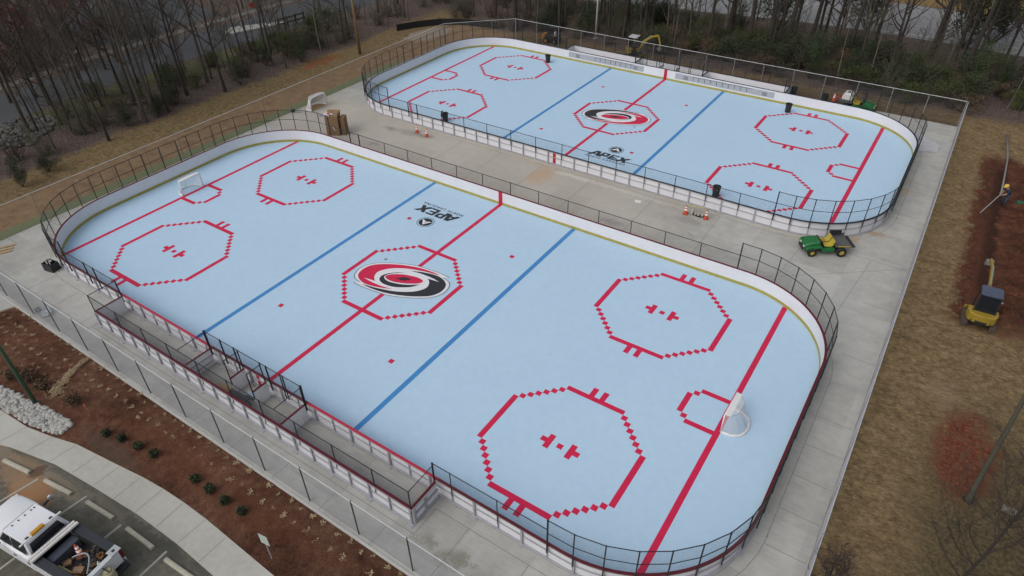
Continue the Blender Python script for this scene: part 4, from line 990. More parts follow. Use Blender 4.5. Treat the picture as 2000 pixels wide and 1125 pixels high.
tag(pit.build('open_pit', mat('painted pit depth', (.035,.028,.022), .9, .4, 3)), 'dark open pit in the concrete between two orange cones', 'pit')  # flat patch; the dark of the hole is put into its colour
CORE = mat('rough concrete core', (.33,.31,.27), .9, .25, 4)
for i, (x, y, a, l) in enumerate([(41.0,58.6,.5,1.3),(41.7,58.3,1.2,1.5),(42.5,58.8,.2,.8),(43.4,58.7,2.0,.7),(44.2,58.9,.8,.6)]):
    b = MB(); d = Vector((math.cos(a)*.4, math.sin(a)*.4, .8)).normalized(); b.tube([Vector((0,0,.1)), Vector((0,0,.1))+d*l*.5, Vector((0,0,.1))+d*l], [.30,.34,.26], 9)
    tag(b.build('broken_concrete', CORE, loc=(x,y,0)), 'lump of broken concrete standing in the pit between two cones', 'rubble', 'concrete lumps in the pit')

# cartons with wrapping on top
CARD = mat('brown cardboard', (.20,.125,.068), .85, .15, 1.5); CARD2 = mat('darker cardboard', (.155,.095,.052), .85, .15, 1.5); TAPE = mat('packing tape', (.30,.21,.13), .5, .1, 2)
def carton(label, x, y, sx, sy, sz, rz, m, z=0, marks=False, open_=False, grp='cardboard cartons'):
    t = thing('carton', label, 'carton', (x,y,z), rz, grp); b = MB(); b.box2(-sx/2,-sy/2,0,sx/2,sy/2,sz); b.build('box', m, t, bevel=.03)
    b = MB(); b.box2(-sx/2-.006,-.12,sz*.6,sx/2+.006,.12,sz+.006); b.build('tape', TAPE, t)
    if open_:
        b = MB(); b.add([(-sx/2,sy/2,sz),(sx/2,sy/2,sz),(sx/2,sy/2+.6,sz+.7),(-sx/2,sy/2+.6,sz+.7)], [[0,1,2,3]]); b.add([(sx/2,-sy/2,sz),(sx/2,sy/2,sz),(sx/2+.25,sy/2,sz+.9),(sx/2+.25,-sy/2,sz+.8)], [[0,1,2,3]]); b.build('flap', m, t)
    if marks:
        b = MB()
        for i in range(3): b.box2(sx*.02+i*.16, -sy/2-.012, sz*.42-i*.42, sx*.02+i*.16+.32, -sy/2-.002, sz*.42-i*.42+.26)
        b.build('label', BAG, t)
    return t
carton('tall brown carton with three white marks at the corner of the nearer rink', -65.6, 45.0, 3.9, 3.0, 6.0, R(28), CARD, 0, True, True)
carton('darker brown carton leaning behind the tall marked carton', -63.0, 46.7, 1.3, 2.6, 5.5, R(28), CARD2)
b = MB(); r = random.Random(8)
def crumple(sx, sy, amp, seed, n=14):
    b = MB()
    for j in range(n+1):
        for i in range(n+1):
            x, y = (i/n-.5)*sx, (j/n-.5)*sy; k = mn.noise(Vector((x*1.3+seed,y*1.3,seed))); b.v.append((x+.25*k, y+.2*mn.noise(Vector((y*1.1,x,seed))), .04+amp*abs(k)+amp*.5*abs(mn.noise(Vector((x*3,y*3,seed))))))
    for j in range(n):
        for i in range(n): a = j*(n+1)+i; b.f.append([a,a+1,a+n+2,a+n+1]); b.m.append(0)
    return b
tag(crumple(2.6,1.9,.5,3).build('packing_sheet', mat('white wrap', (.60,.60,.62), .5, .1, 3), loc=(-66.7,44.2,5.93)), 'crumpled white wrapping on top of the tall marked carton', 'wrapping')
tag(crumple(1.5,.9,.4,9).build('packing_sheet', mat('red wrap', (.42,.03,.035), .5, .15, 3), loc=(-66.0,43.9,6.42)), 'crumpled red wrapping on top of the white wrapping', 'wrapping')
tag(crumple(1.6,.7,.3,5).build('packing_sheet', mat('blue wrap', (.10,.12,.30), .5, .15, 3), loc=(-67.6,42.6,5.95)), 'dark blue wrapping hanging at the near edge of the tall carton', 'wrapping')
t = thing('pipe_frame', 'dark tool frame with grey tubes lying left of the round goal', 'frame', (-88.6,49.5,.0), R(20)); b = MB(); b.tube([(0,0,.2),(1.2,-.6,.25),(2.6,.2,.3),(4,.6,.8)], .11, 6); b.tube([(.4,.6,.2),(2.2,.9,.9)], .1, 6); b.build('tube', STEEL, t); b = MB(); b.box2(-.9,-.5,0,.2,.4,.9); b.build('head', BIN, t, bevel=.08)
# box of odds and ends by the left corner, planks, debris in plastic
t = thing('tool_tub', 'black tub filled with pale odds and ends by the left corner of the nearer rink', 'tub', (-67.4,-38.9,0), R(12)); b = MB()
b.box2(-1.35,-1.0,0,1.35,1.0,.12); b.box2(-1.35,-1.0,0,-1.22,1.0,1.9); b.box2(1.22,-1.0,0,1.35,1.0,1.9); b.box2(-1.22,-1.0,0,1.22,-.87,1.9); b.box2(-1.22,.87,0,1.22,1.0,1.9); b.build('body', BIN, t)
for i, (x, y, z, sx, sy, sz, m) in enumerate([(-.5,.3,2.0,1.3,.25,.3,BAG),(.3,-.1,1.9,1.5,.22,.3,mat('grey scrap',(.25,.25,.27))),(-.4,-.4,1.85,1.4,.25,.25,mat('grey scrap',(.25,.25,.27))),(-.7,.1,2.3,.5,.6,.35,mat('tan scrap',(.3,.24,.17)))]):
    b = MB(); b.box(x,y,z,sx,sy,sz,rnd.uniform(-.3,.3)); tag(b.build('scrap_piece', m, loc=(-67.4,-38.9,0), bevel=.03), ['white strip on top of the black tub','grey strip lying across the middle of the black tub','grey strip at the near side of the black tub','tan lump at the left corner of the black tub'][i], 'scrap', 'scraps in the black tub')
for i in range(3):
    b = MB(); b.box2(-2.8,-.28,0,2.8,.28,.24); p = G(-4+i*3, 497-i*6)
    tag(b.build('wood_plank', mat('raw lumber', (.34,.24,.12), .8, .25, 3), loc=(p[0],p[1],.0), rot=R(62), bevel=.02), 'short yellow plank lying on the concrete at the left picture edge', 'plank', 'planks at the left edge')
for i, (x, y, sx, sy, m, lb) in enumerate([(-53.6,-47.7,3.6,1.6,mat('clear wrap',(.36,.37,.38),.3,.15,3),'crumpled clear wrapping against the foot of the front fence'),(-53.2,-47.1,2.6,.7,mat('pale blue wrap',(.40,.50,.62),.4,.15,3),'pale blue wrapping lying on the clear wrapping'),(-55.4,-48.2,1.5,1.0,mat('dark rags',(.07,.075,.085),.8,.3,3),'dark rags beside the clear wrapping'),(-52.1,-48.1,.6,.5,BAG,'small white scrap beside the pale blue wrapping')]):
    tag(crumple(sx,sy,.55,20+i,12).build('wrapping', m, loc=(x,y,.02+.3*(i==1)), rot=R(-8)), lb, 'wrapping')
b = MB(); n = 16
cr_ = [(79.6,138.2),(81.6,124.0),(86.6,126.6),(86.7,131.6)]
for j in range(n+1):
    for i in range(n+1):
        u, v = i/n, j/n; p = (Vector(cr_[0])*(1-u)+Vector(cr_[3])*u)*(1-v)+(Vector(cr_[1])*(1-u)+Vector(cr_[2])*u)*v
        k = mn.noise(Vector((p.x*.6,p.y*.6,4))); e = 1 if u > .9 else .25; b.v.append((p.x+.3*k, p.y+.4*mn.noise(Vector((p.x,p.y,9))), .03+.45*abs(k)*e+.16*abs(mn.noise(Vector((p.x*2,p.y*2,1))))))
for j in range(n):
    for i in range(n): a = j*(n+1)+i; b.f.append([a,a+1,a+n+2,a+n+1]); b.m.append(0)
tag(b.build('plastic_sheet', mat('milky plastic sheet', (.40,.40,.42), .35, .12, 1.2)), 'milky plastic sheet spread on the concrete by the right end of the farther rink', 'plastic sheet')
tag(MB().poly([(27.6,56.4),(29.0,56.8),(28.7,58.0),(27.3,57.6)], .015).build('paper_sheet', BAG), 'small white paper lying on the concrete aisle between the rinks', 'paper')

# things inside the penalty boxes
t = carton('tan board box in the penalty box', -4.0, -42.0, 3.0, 1.3, 1.5, R(5), mat('tan board', (.33,.235,.125), .8, .15, 2))
t = thing('folding_table', 'dark folding table in the scorer box between the penalty boxes', 'table', (.4,-41.9,0), R(3)); b = MB(); b.box2(-2.0,-.5,1.75,2.0,.5,1.9); b.build('table_top', mat('dark slate', (.055,.06,.075), .5, .2, 2), t, bevel=.03)
for x in (-1.7, 1.7):
    b = MB(); b.bar((x,-.4,0),(x*.85,-.1,1.75),.12,.12); b.bar((x,.4,0),(x*.85,.1,1.75),.12,.12); b.build('leg', BIN, t)
tag(crumple(1.7,.9,.15,41,8).build('cloth', mat('pale blue cloth',(.30,.42,.50),.8,.15,2), loc=(.6,-40.0,.55)), 'pale blue cloth in the scorer box beside the dark folding table', 'cloth')
b = MB(); b.box2(-.9,-.5,0,.9,.5,.5); tag(b.build('low_crate', mat('grey crate', (.2,.2,.21), .6, .15, 3), loc=(.6,-40.0,.0), bevel=.05), 'low grey crate under the pale blue cloth', 'crate')

# wheel stops
WS = mat('worn wheel stop', (.34,.32,.265), .9, .22, 2)
ws = None
for i, (a, c) in enumerate([((10,900),(58,923)),((88,938),(141,966)),((171,981),(222,1013)),((248,1032),(301,1072)),((327,1095),(378,1131))]):
    p, q = G(*a), G(*c); cx, cy = (p[0]+q[0])/2, (p[1]+q[1])/2; an = math.atan2(q[1]-p[1], q[0]-p[0])
    if ws is None:
        b = MB(); b.side([(-.36,0),(.36,0),(.3,.36),(.16,.46),(-.16,.46),(-.3,.36)], -3, 3); ws = b.build('wheel_stop', WS, bevel=.03); o = ws
    else: o = ws.copy(); C.objects.link(o)
    o.location = (cx*F, cy*F, -.06*F); o.rotation_euler = (0,0,an-math.pi/2)
    tag(o, ['pale wheel stop at the left picture edge','pale wheel stop on the orange stain, second from the left','pale wheel stop beside the rear of the white pickup, third from the left','pale wheel stop right of the pickup bed, fourth from the left','pale wheel stop at the bottom picture edge'][i], 'wheel stop', 'wheel stops in the parking lot')

# poles, signs
def pole(name, label, px, h, r0, r1, m, extra=None):
    p = G(*px) if not isinstance(px[0], float) else (*px, 0); t = thing(name, label, 'pole', (p[0],p[1],-.1)); b = MB(); b.tube([(0,0,0),(0,0,h*.5),(0,0,h)], [r0,(r0+r1)/2,r1], 12); b.build('shaft', m, t, smooth=True); return t
t = pole('lamp_post', 'green lamp post rising from the mulch bed at the left edge', (-29.6,-61.7), 28, .38, .22, mat('green pole paint', (.045,.085,.050), .45, .2, 2))
b = MB(); b.box2(-.55,-.55,0,.55,.55,.35); b.build('base', mat('green pole paint', (.045,.085,.05)), t, bevel=.05); b = MB(); b.bar((0,0,27.6),(-3.2,0,28.2),.2,.2); b.box2(-5,-.5,28,-3,.5,28.4); b.build('lamp_head', mat('green pole paint', (.045,.085,.05)), t)
t = pole('utility_pole', 'tall brown wooden utility pole at the edge of the left woods', (-110.2,101.8), 42, .62, .42, mat('creosoted wood', (.21,.135,.078), .9, .2, 3)); b = MB(); b.box2(-.2,-4,38,.2,4,38.5); b.build('crossarm', mat('creosoted wood', (.21,.135,.078)), t)
t = pole('light_mast', 'slim pale mast behind the farther rink', (-41.9,165.8), 36, .42, .26, mat('pale galvanised mast', (.40,.40,.38), .5, .1, 2)); b = MB(); b.box2(-.7,-.7,0,.7,.7,.4); b.build('base', STEEL, t)
t = pole('flag_pole', 'slim white pole standing on the pale traffic island', (-176.5,99.4), 34, .34, .2, mat('white pole', (.46,.46,.46), .5, .1, 2)); b = MB(); b.ell((0,0,34.2), .4,.4,.4); b.build('ball', CWH, t)
t = thing('red_sign', 'red sign on a post by the left road junction', 'sign', (*G(500,46)[:2], 0)); b = MB(); b.tube([(0,0,0),(0,0,9)], .12, 6); b.build('post', STEEL, t); b = MB(); b.prism([(1.15*math.cos(R(22.5+45*i)), 1.15*math.sin(R(22.5+45*i))) for i in range(8)], -.03, .03); b.build('panel', mat('red sign panel', (.42,.025,.025), .5, .1, 2), t, (.1,0,7.6), Euler((R(90),0,R(60)))); b = MB(); b.prism([(.45*math.cos(R(22.5+45*i)), .5*math.sin(R(22.5+45*i))) for i in range(8)], -.03, .03); b.build('small_panel', CWH, t, (.1,0,9.3), Euler((R(90),0,R(60))))
t = thing('brick_pillar', 'pale brick pillar on the far side of the left road', 'pillar', (*G(157,134)[:2], 0)); b = MB(); b.box2(-1,-1,0,1,1,5.6); b.build('shaft', mat('pale brick', (.15,.125,.10), .9, .3, 3), t); b = MB(); b.box2(-1.3,-1.3,5.6,1.3,1.3,6.1); b.build('cap', mat('pale island stone', (.4,.4,.38)), t, bevel=.1)
t = thing('rail_fence', 'dark wooden rail fence at the road beyond the left woods', 'fence', (*G(546,56)[:2], 0)); o = G(546,56); e = G(595,42); d = (e[0]-o[0], e[1]-o[1]); W_ = mat('dark wet wood', (.035,.028,.023), .9, .3, 3)
for i in range(4): b = MB(); b.box2(-.3,-.3,0,.3,.3,4.2); b.build('post', W_, t, (d[0]*i/3, d[1]*i/3, 0))
for z in (1.7, 3.6): b = MB(); b.bar((0,0,z),(d[0],d[1],z),.25,.5); b.build('rail', W_, t)
p, q = G(245,208), G(325,196); b = MB(); b.tube([(p[0],p[1],.9),((p[0]+q[0])/2,(p[1]+q[1])/2,1.0),(q[0],q[1],1.3)], [.35,.3,.2], 7); tag(b.build('fallen_log', BARK[2], smooth=True), 'pale fallen trunk lying across the dead leaves of the left woods', 'log')
t = thing('silt_fence', 'low black silt fence at the corner of the dirt strip', 'fence', (-117.3,131.4,0)); L = [(0,0),(4,8.3),(10.1,16.2),(17.6,20.8),(26.8,23.1),(34,24.5)]; b = MB()
for a, c in zip(L[:-1], L[1:]): b.bar((*a,1.2),(*c,1.2),.08,2.6)
b.build('fabric', mat('black silt fabric', (.014,.014,.015), .8, .3, 1), t)
for a in L: b = MB(); b.box2(-.1,-.1,-.2,.1,.1,3.0); b.build('stake', BARK[1], t, (a[0]+.15,a[1]-.15,0))
t = thing('sign_post', 'small pale green sign on a thin post in the mulch bed', 'sign', (27.6,-58.6,0), R(98)); b = MB(); b.tube([(0,0,-.2),(0,0,5.2)], .07, 6); b.build('post', STEEL, t); b = MB(); b.box2(-.05,-.75,3.6,-.01,.75,5.7); b.build('panel', mat('sign back', (.36,.42,.38), .5, .15, 3), t)
t = thing('marker_flag', 'tiny red marker flag in the mulch bed', 'flag', (*G(167,797)[:2], 0)); b = MB(); b.tube([(0,0,0),(0,0,1.1)], .02, 4); b.build('wire', STEEL, t); b = MB(); b.box2(0,-.01,.7,.5,.01,1.1); b.build('flag', mat('red flag', (.6,.03,.05), .6, .1, 2), t)

# planting in the mulch bed
def mini(seed, w_, h_, m, n, name, label, group, s=(.08,.2)):
    r = random.Random(seed); t = thing(name, label, 'shrub', (0,0,-200), 0, group); st = MB(); lf = MB()
    for i in range(7): a = r.uniform(0,6.28); limb(st, r, Vector((0,0,-.1)), Vector((math.cos(a)*.7,math.sin(a)*.7,1)).normalized(), h_*.8, .03, 3, 3, .2)
    clump(lf, r, (0,0,h_*.55), w_*.5, w_*.5, h_*.5, n, *s, .25); st.build('stem', TWIG[1], t); lf.build('foliage', m, t); return t
pr2 = [mini(700+i, 1.5, 1.3, DGREEN, 420, 'small_shrub', 'x', 'row of small green shrubs in the mulch') for i in range(3)]
used2 = set()
def put2(protos, i, loc, label, sc=1.0):
    o = protos[i % len(protos)]; rz = rnd.uniform(0,6.28)
    if o.name in used2: dup(o, loc, rz, label, None, sc*rnd.uniform(.85,1.15))
    else: used2.add(o.name); o.location = Vector(loc)*F; o.rotation_euler = (0,0,rz); o['label'] = label; o.scale = (sc,)*3
for i, px in enumerate([(210,851),(240,861),(272,876),(303,891),(384,940),(412,961),(441,982),(474,1004)]):
    p = G(*px); put2(pr2, i, (p[0],p[1],.05), 'small green shrub in the row beside the sidewalk, ' + ['first from the left','second from the left','third from the left','fourth from the left','fifth, first after the gap','sixth, second after the gap','seventh, third after the gap','last on the right'][i])
pr3 = [mini(720+i, 2.6, 2.0, DRY, 420, 'dry_shrub', 'x', 'tan shrubs near the lamp post', (.09,.22)) for i in range(2)]
for i, (px, lb) in enumerate([((84,760),'tan shrub just right of the green lamp post'),((147,788),'pale tan shrub right of the straw heap'),((29,738),'dark tan shrub left of the green lamp post'),((57,744),'tan shrub close behind the green lamp post')]):
    p = G(*px); put2(pr3, i, (p[0],p[1],.05), lb)
DEAD = leaf_mat('dead straw leaves', (.17,.115,.065), (.36,.27,.165))
tufts = []
for i in range(6):
    r = random.Random(800+i); b = MB()
    for k in range(15):
        a = r.uniform(0,6.28); p = Vector((r.gauss(0,.22), r.gauss(0,.16), .06)); d = Vector((math.cos(a), math.sin(a), r.uniform(.15,1.1))).normalized(); L = r.uniform(.2,.5)*(1 if k % 4 else 1.5); s_ = d.cross(Vector((0,0,1))).normalized()*r.uniform(.06,.13); q = p+d*L*.6; e = q+(d+Vector((0,0,-.6))).normalized()*L*.5
        b.add([p-s_*.4,p+s_*.4,q+s_,q-s_,e], [[0,1,2,3],[3,2,4]])
    tufts.append(b)
Z1 = [(140,170),(75,240),(35,215),(185,215),(240,240),(10,315),(120,290),(155,315),(325,298),(275,272),(50,352),(110,372),(205,335),(255,372),(380,340),(435,375),(150,410),(205,445),(290,412),(475,408),(250,480),(108,482),(50,445),(140,515),(305,525),(355,555),(405,485),(540,445),(580,485),(630,520),(195,560),(255,603),(300,630),(395,605),(455,635),(515,565),(560,603),(735,595),(350,680),(400,720),(525,680),(570,720),(670,685),(720,725),(800,635),(845,685),(920,710),(975,755),(455,770),(620,765),(685,805),(785,770),(850,795),(910,850),(1020,805),(1100,840),(975,890),(1030,935),(1130,900),(1220,930),(1105,980),(1080,1015),(1165,1030),(1290,990),(1240,1075),(1370,1040),(1430,1080),(1495,1110),(155,625)]
Z2 = [(1350,45),(1430,100),(1500,145),(1560,45),(1575,190),(1630,90),(1700,150),(1650,250),(1770,205),(1850,245),(1730,312),(1800,368),(1885,415),(1945,310),(1965,475),(1480,5),(1295,10)]
Z3 = [(105,420),(175,490),(280,545),(55,545),(135,600),(350,605),(215,655),(445,660),(300,710),(525,715),(395,780),(630,805),(465,845),(740,858),(575,915),(820,940),(915,970),(690,985),(780,1055),(1030,1060),(895,1115),(1125,1120)]
pp = [G(x*.25, 562+y*.25) for x, y in Z1] + [G(x*.2506, 843+y*.2506) for x, y in Z2] + [G(500+x*.2506, 843+y*.2506) for x, y in Z3]
t0_ = [None]*6
for i, p in enumerate(pp):
    k = rnd.randrange(6)
    if t0_[k] is None: o = t0_[k] = tufts[k].build('dead_tuft', DEAD)
    else: o = t0_[k].copy(); C.objects.link(o)
    s_ = rnd.uniform(.55,1.0); o.location = (p[0]*F,p[1]*F,.04*F); o.rotation_euler = (0,0,rnd.uniform(0,6.28)); o.scale = (s_,s_,s_*.9); tag(o, 'straw coloured dead plant tuft in the brown mulch bed', 'tuft', 'dead tufts in the mulch bed')
b = MB(); r = random.Random(31)
for k in range(520):
    u = r.random()**1.6; x = 106+(172-106)*u+r.gauss(0,2.5+7*(1-u)**4); y = 771-(771-703)*u+r.gauss(0,1.0+3.5*(1-u)**4)-6*math.sin(u*3.1)
    p = Vector(G(x,y)); p.z = .28+r.uniform(0,.12); d = Vector((r.uniform(-1,1),r.uniform(-1,1),r.uniform(-.1,.3))).normalized(); s_ = d.cross(Vector((0,0,1))).normalized()*.04; L = r.uniform(.3,.8); b.add([p-s_,p+s_,p+d*L+s_,p+d*L-s_], [[0,1,2,3]])
tag(b.build('loose_straw', DEAD), 'pale trail of loose straw washed across the mulch bed', 'straw', kind='stuff')
# ------------------------------------------------------------------ vehicles
TYRE = mat('black tyre', (.017,.017,.018), .85, .3, 4); GLASS = mat('dark window glass', (.012,.015,.02), .12, .1, 1); TRUCK = mat('white truck paint', (.60,.61,.65), .25, .03, .5); DARK = mat('black trim', (.022,.023,.027), .5, .2, 3); RAILC = mat('charcoal bed cover', (.024,.027,.034), .6, .2, 4)
AMB = mat('amber lamp lens', (.42,.21,.012), .3, .12, 2); REDL = mat('red tail lens', (.13,.010,.010), .3, .1, 2); CHRM = mat('silver trim', (.48,.49,.50), .25, .1, 2, .6)
def wheel(parent, x, y, r, w_, rim, rr=.55):
    b = MB(); b.lathe([(r*.5,-w_*.3),(r*.55,-w_/2),(r*.9,-w_/2),(r,-w_*.32),(r,w_*.32),(r*.9,w_/2),(r*.55,w_/2),(r*.5,w_*.3)], 20, (0,0,0), 'y', False); o = b.build('wheel', TYRE, parent, (x,y,r), smooth=False)
    b = MB(); b.lathe([(.02,-w_*.40),(r*rr*.5,-w_*.42),(r*rr,-w_*.34),(r*rr*1.04,-w_*.46),(r*rr*1.04,w_*.46),(r*rr,w_*.34),(r*rr*.5,w_*.42),(.02,w_*.40)], 16, (0,0,0), 'y'); b.build('rim', rim, o)
    return o
# white pickup with a loaded bed, parked across the stalls
t = thing('pickup_truck', 'white pickup truck with an open bed full of gear in the parking lot', 'truck', (3.15,-74.45,-.06), R(7.8))
b = MB(); hw = 3.25
def hoodz(x): return 4.15-.35*((-x-7.4)/4.4)**2
sec = []
for x, w0, zt in [(-12.6,2.55,3.2),(-12.3,2.9,3.6),(-11.2,3.15,3.85),(-9.6,3.22,4.05),(-7.4,3.25,4.18),(-7.2,3.25,3.9),(-.1,3.25,3.9),(0,3.25,3.9)]:
    sec.append([(x,-w0,1.3),(x,-w0-.02,2.6),(x,-w0+.12,zt-.25),(x,-w0+.55,zt),(x,w0-.55,zt),(x,w0-.12,zt-.25),(x,w0+.02,2.6),(x,w0,1.3)])
for s_ in sec: b.v += s_
for i in range(len(sec)-1):
    for j in range(8): b.f.append([i*8+j,i*8+(j+1)%8,(i+1)*8+(j+1)%8,(i+1)*8+j]); b.m.append(0)
b.f.append(list(range(8))[::-1]); b.m.append(0); b.f.append([(len(sec)-1)*8+j for j in range(8)]); b.m.append(0)
body = b.build('body', TRUCK, t, bevel=.06)
b = MB(); q = [(-7.5,2.95,3.85),(-5.5,2.35,6.15),(-5.1,2.42,6.32),(-1.0,2.42,6.36),(-.55,2.35,6.2),(-.05,2.75,3.85)]
for x, y, z in q: b.v += [(x,-y,z),(x,y,z)]
for i in range(len(q)-1): b.f.append([2*i,2*i+1,2*i+3,2*i+2]); b.m.append(0)
b.f.append([0,2,4,6,8,10]); b.m.append(0); b.f.append([11,9,7,5,3,1]); b.m.append(0)
cab = b.build('cab', TRUCK, t, bevel=.12, seg=3)
def pane(nm, pts): MB().add(pts, [list(range(len(pts)))]).build(nm, GLASS, t)
pane('windshield', [(-7.25,-2.62,4.16),(-7.25,2.62,4.16),(-5.62,2.12,6.10),(-5.62,-2.12,6.10)])
pane('rear_window', [(-.10,-2.35,4.55),(-.10,2.35,4.55),(-.50,2.0,5.95),(-.50,-2.0,5.95)])
for s_ in (-1, 1):
    for xa, xb, xc, xd in ((-6.6,-4.0,-4.0,-5.3),(-3.75,-.75,-1.05,-3.75)):
        y0, y1 = s_*2.905, s_*2.44; pts = [(xa,y0,4.25),(xb,y0,4.25),(xc,y1,6.0),(xd,y1,6.0)]; pane('side_window', pts if s_ < 0 else pts[::-1])
    b = MB(); b.bar((-6.2,s_*3.15,4.25),(-6.15,s_*4.15,4.5),.16,.16); b.bar((-6.0,s_*3.15,4.15),(-6.0,s_*4.1,4.4),.1,.1); m_ = b.build('mirror', DARK, t); b = MB(); b.ell((-6.1,s_*4.4,4.55), .26,.42,.55, 12, 8); b.build('mirror_head', CHRM, m_, smooth=True)
    b = MB(); b.box2(-12.65,s_*2.6-.45,2.75,-12.2,s_*2.6+.45,3.2); b.build('headlight', CWH, t, bevel=.08)
    b = MB(); b.box2(-3.9,s_*3.285-.03,2.95,-3.3,s_*3.285+.03,3.1); b.box2(-.95,s_*3.285-.03,2.95,-.4,s_*3.285+.03,3.1); b.build('door_handle', DARK, t)
    for x in (-10.4, 6.0): wheel(t, x, s_*2.75, 1.32, .85, CHRM)
    b = MB(); b.side([(.15,1.55),(9.5,1.55),(9.5,4.55),(.15,4.55)], s_*3.25-.12*(s_ > 0), s_*3.25+.12*(s_ < 0)); b.build('bed_side', TRUCK, t, bevel=.05)
    b = MB(); b.box2(.1,s_*2.72-.56,4.05,9.25,s_*2.72+.56,4.64); b.build('side_box', RAILC, t, bevel=.05)
    b = MB(); b.box2(9.5,s_*3.0-.2,2.7,9.8,s_*3.0+.2,4.1); b.build('tail_light', REDL, t, bevel=.05)
b = MB(); b.box2(9.45,-2.75,2.1,9.75,2.75,4.5); tg_ = b.build('tailgate', TRUCK, t, bevel=.06)
b = MB(); b.box2(9.25,-2.2,4.5,9.95,2.2,4.62); b.build('tailgate_cap', mat('pale metal strip', (.42,.44,.46), .4, .1, 2), t, bevel=.03)
b = MB(); b.box2(8.75,1.75,4.64,9.95,3.2,4.72); pl = b.build('corner_plate', CHRM, t); b = MB(); b.box2(9.15,2.25,4.725,9.55,2.65,4.74); b.build('plate_mark', DARK, pl)
b = MB(); b.box2(.2,-2.2,2.3,9.4,2.2,2.42); b.box2(.12,-2.2,2.3,.22,2.2,4.3); b.build('bed_floor', DARK, t)
b = MB(); b.box2(-11.4,-2.4,.9,9.6,2.4,1.6); b.build('chassis', DARK, t); b = MB(); b.box2(-12.95,-2.9,1.4,-12.4,2.9,2.3); b.build('bumper', CHRM, t, bevel=.08); b = MB(); b.box2(9.85,-2.9,1.5,10.6,2.9,1.95); b.build('bumper', DARK, t, bevel=.05)
b = MB(); b.box2(-7.42,-2.5,4.02,-7.2,2.5,4.14); b.build('wiper_cowl', DARK, t)
b = MB()
for y in (-1.5,-.5,.5,1.5,2.0): b.box(-4.75,y*.9,6.40,.22,.16,.06)
b.build('roof_marker', DARK, t)
b = MB(); b.box2(-1.25,-1.9,6.36,-.9,-1.5,6.5); b.box2(-1.25,1.5,6.36,-.9,1.9,6.5); b.build('rack_foot', DARK, t)
b = MB(); b.bar((-.55,-3.0,6.62),(-.55,2.9,6.62),.22,.16); b.build('roof_rack', mat('white rack bar', (.56,.56,.54), .5, .12, 3), t)
b = MB(); b.box2(-.95,-1.25,6.66,-.35,.55,7.02); b.build('light_bar', AMB, t, bevel=.1, seg=3)
b = MB(); b.box2(.35,-3.2,4.64,.75,-1.9,4.8); b.box2(.35,1.9,4.64,.75,3.2,4.8); b.build('pipe_saddle', DARK, t)
# the load in the bed
def inbed(u, v, z): c, s_ = math.cos(R(7.8)), math.sin(R(7.8)); return (3.15+c*u-s_*v, -74.45+s_*u+c*v, z-.06)
WP = mat('white plastic pipe', (.60,.58,.56), .4, .08, 3)
for i, u in enumerate((.8, 1.35)):
    a, c = inbed(u,-3.55+.12*i,5.05), inbed(u+.25,3.1+.1*i,5.05); b = MB(); b.tube([(0,0,0),Vector(c)-Vector(a)], .24, 14); tag(b.build('plastic_pipe', WP, loc=a, smooth=False), ['white plastic pipe across the pickup bed, next to the cab','white plastic pipe across the pickup bed, farther from the cab'][i], 'pipe', 'white pipes on the pickup')
t = thing('tool_box', 'long dark blue grey toolbox across the front of the pickup bed', 'toolbox', inbed(2.4,-.1,2.42), R(7.8)); b = MB(); b.box2(-.65,-1.9,0,.65,1.9,1.5); b.build('box', mat('blue grey box', (.045,.055,.075), .5, .15, 3), t, bevel=.08); b = MB(); b.box2(-.7,-1.95,1.5,.7,1.95,1.7); b.build('lid', mat('blue grey box', (.07,.085,.115)), t, bevel=.06)
p = inbed(4.15,.75,2.42); cone('orange cone with white bands standing in the pickup bed', *p, rz=.4)
for i, (u, v, sx, sy, sz, a) in enumerate([(6.3,-1.1,1.3,1.0,.9,.5),(6.9,-2.0,1.2,.9,.7,.2),(3.7,-.9,.9,.9,.5,.9)]):
    p = inbed(u, v, 2.42); carton(['brown carton in the middle of the pickup load','brown carton by the near side of the pickup bed','small brown carton behind the toolbox in the pickup bed'][i], p[0], p[1], sx, sy, sz, R(7.8)+a, mat('light cardboard', (.27,.155,.09), .85, .15, 2), p[2], grp='cartons in the pickup bed')
b = MB(); b.tube([inbed(4.2+3.9*k, -.3+1.5*math.sin(k*3.1)-.8*k, 3.5+.5*math.sin(k*3.14)) for k in [i/14 for i in range(15)]], .11, 8); tag(b.build('grey_hose', mat('grey hose', (.25,.29,.31), .5, .1, 3), smooth=True), 'grey hose arching over the load in the pickup bed', 'hose')
b = MB(); b.tube([inbed(3.3+4.6*k, -1.2-1.0*math.sin(k*3.1), 2.75+.4*math.sin(k*3.14)) for k in [i/14 for i in range(15)]], .10, 8); tag(b.build('grey_hose', mat('grey hose', (.25,.29,.31)), smooth=True), 'grey hose lying low along the near side of the pickup bed', 'hose')
for i in range(2): b = MB(); b.bar(inbed(2.8,-1.75-.3*i,2.9), inbed(8.6,-1.5-.3*i,2.75), .22, .16); tag(b.build('yellow_lath', mat('yellow lath', (.40,.33,.10), .7, .2, 3)), 'long yellow lath along the near side of the pickup bed', 'lath', 'yellow laths in the pickup')
b = MB(); r = random.Random(13)
for k in range(7): a0 = inbed(5.6+.35*k, 1.9-.15*k, 2.7+.1*(k%2)); b.tube([Vector(a0)+Vector((.5*math.cos(i*.7)*.8, .5*math.sin(i*.7), .25+.2*math.sin(i*1.9+k))) for i in range(9)], .08, 5)
tag(b.build('chain_pile', mat('dark chain', (.05,.05,.055), .5, .3, 5, .3)), 'heap of dark chain beside the cone in the pickup bed', 'chain')
b = MB(); r = random.Random(14)
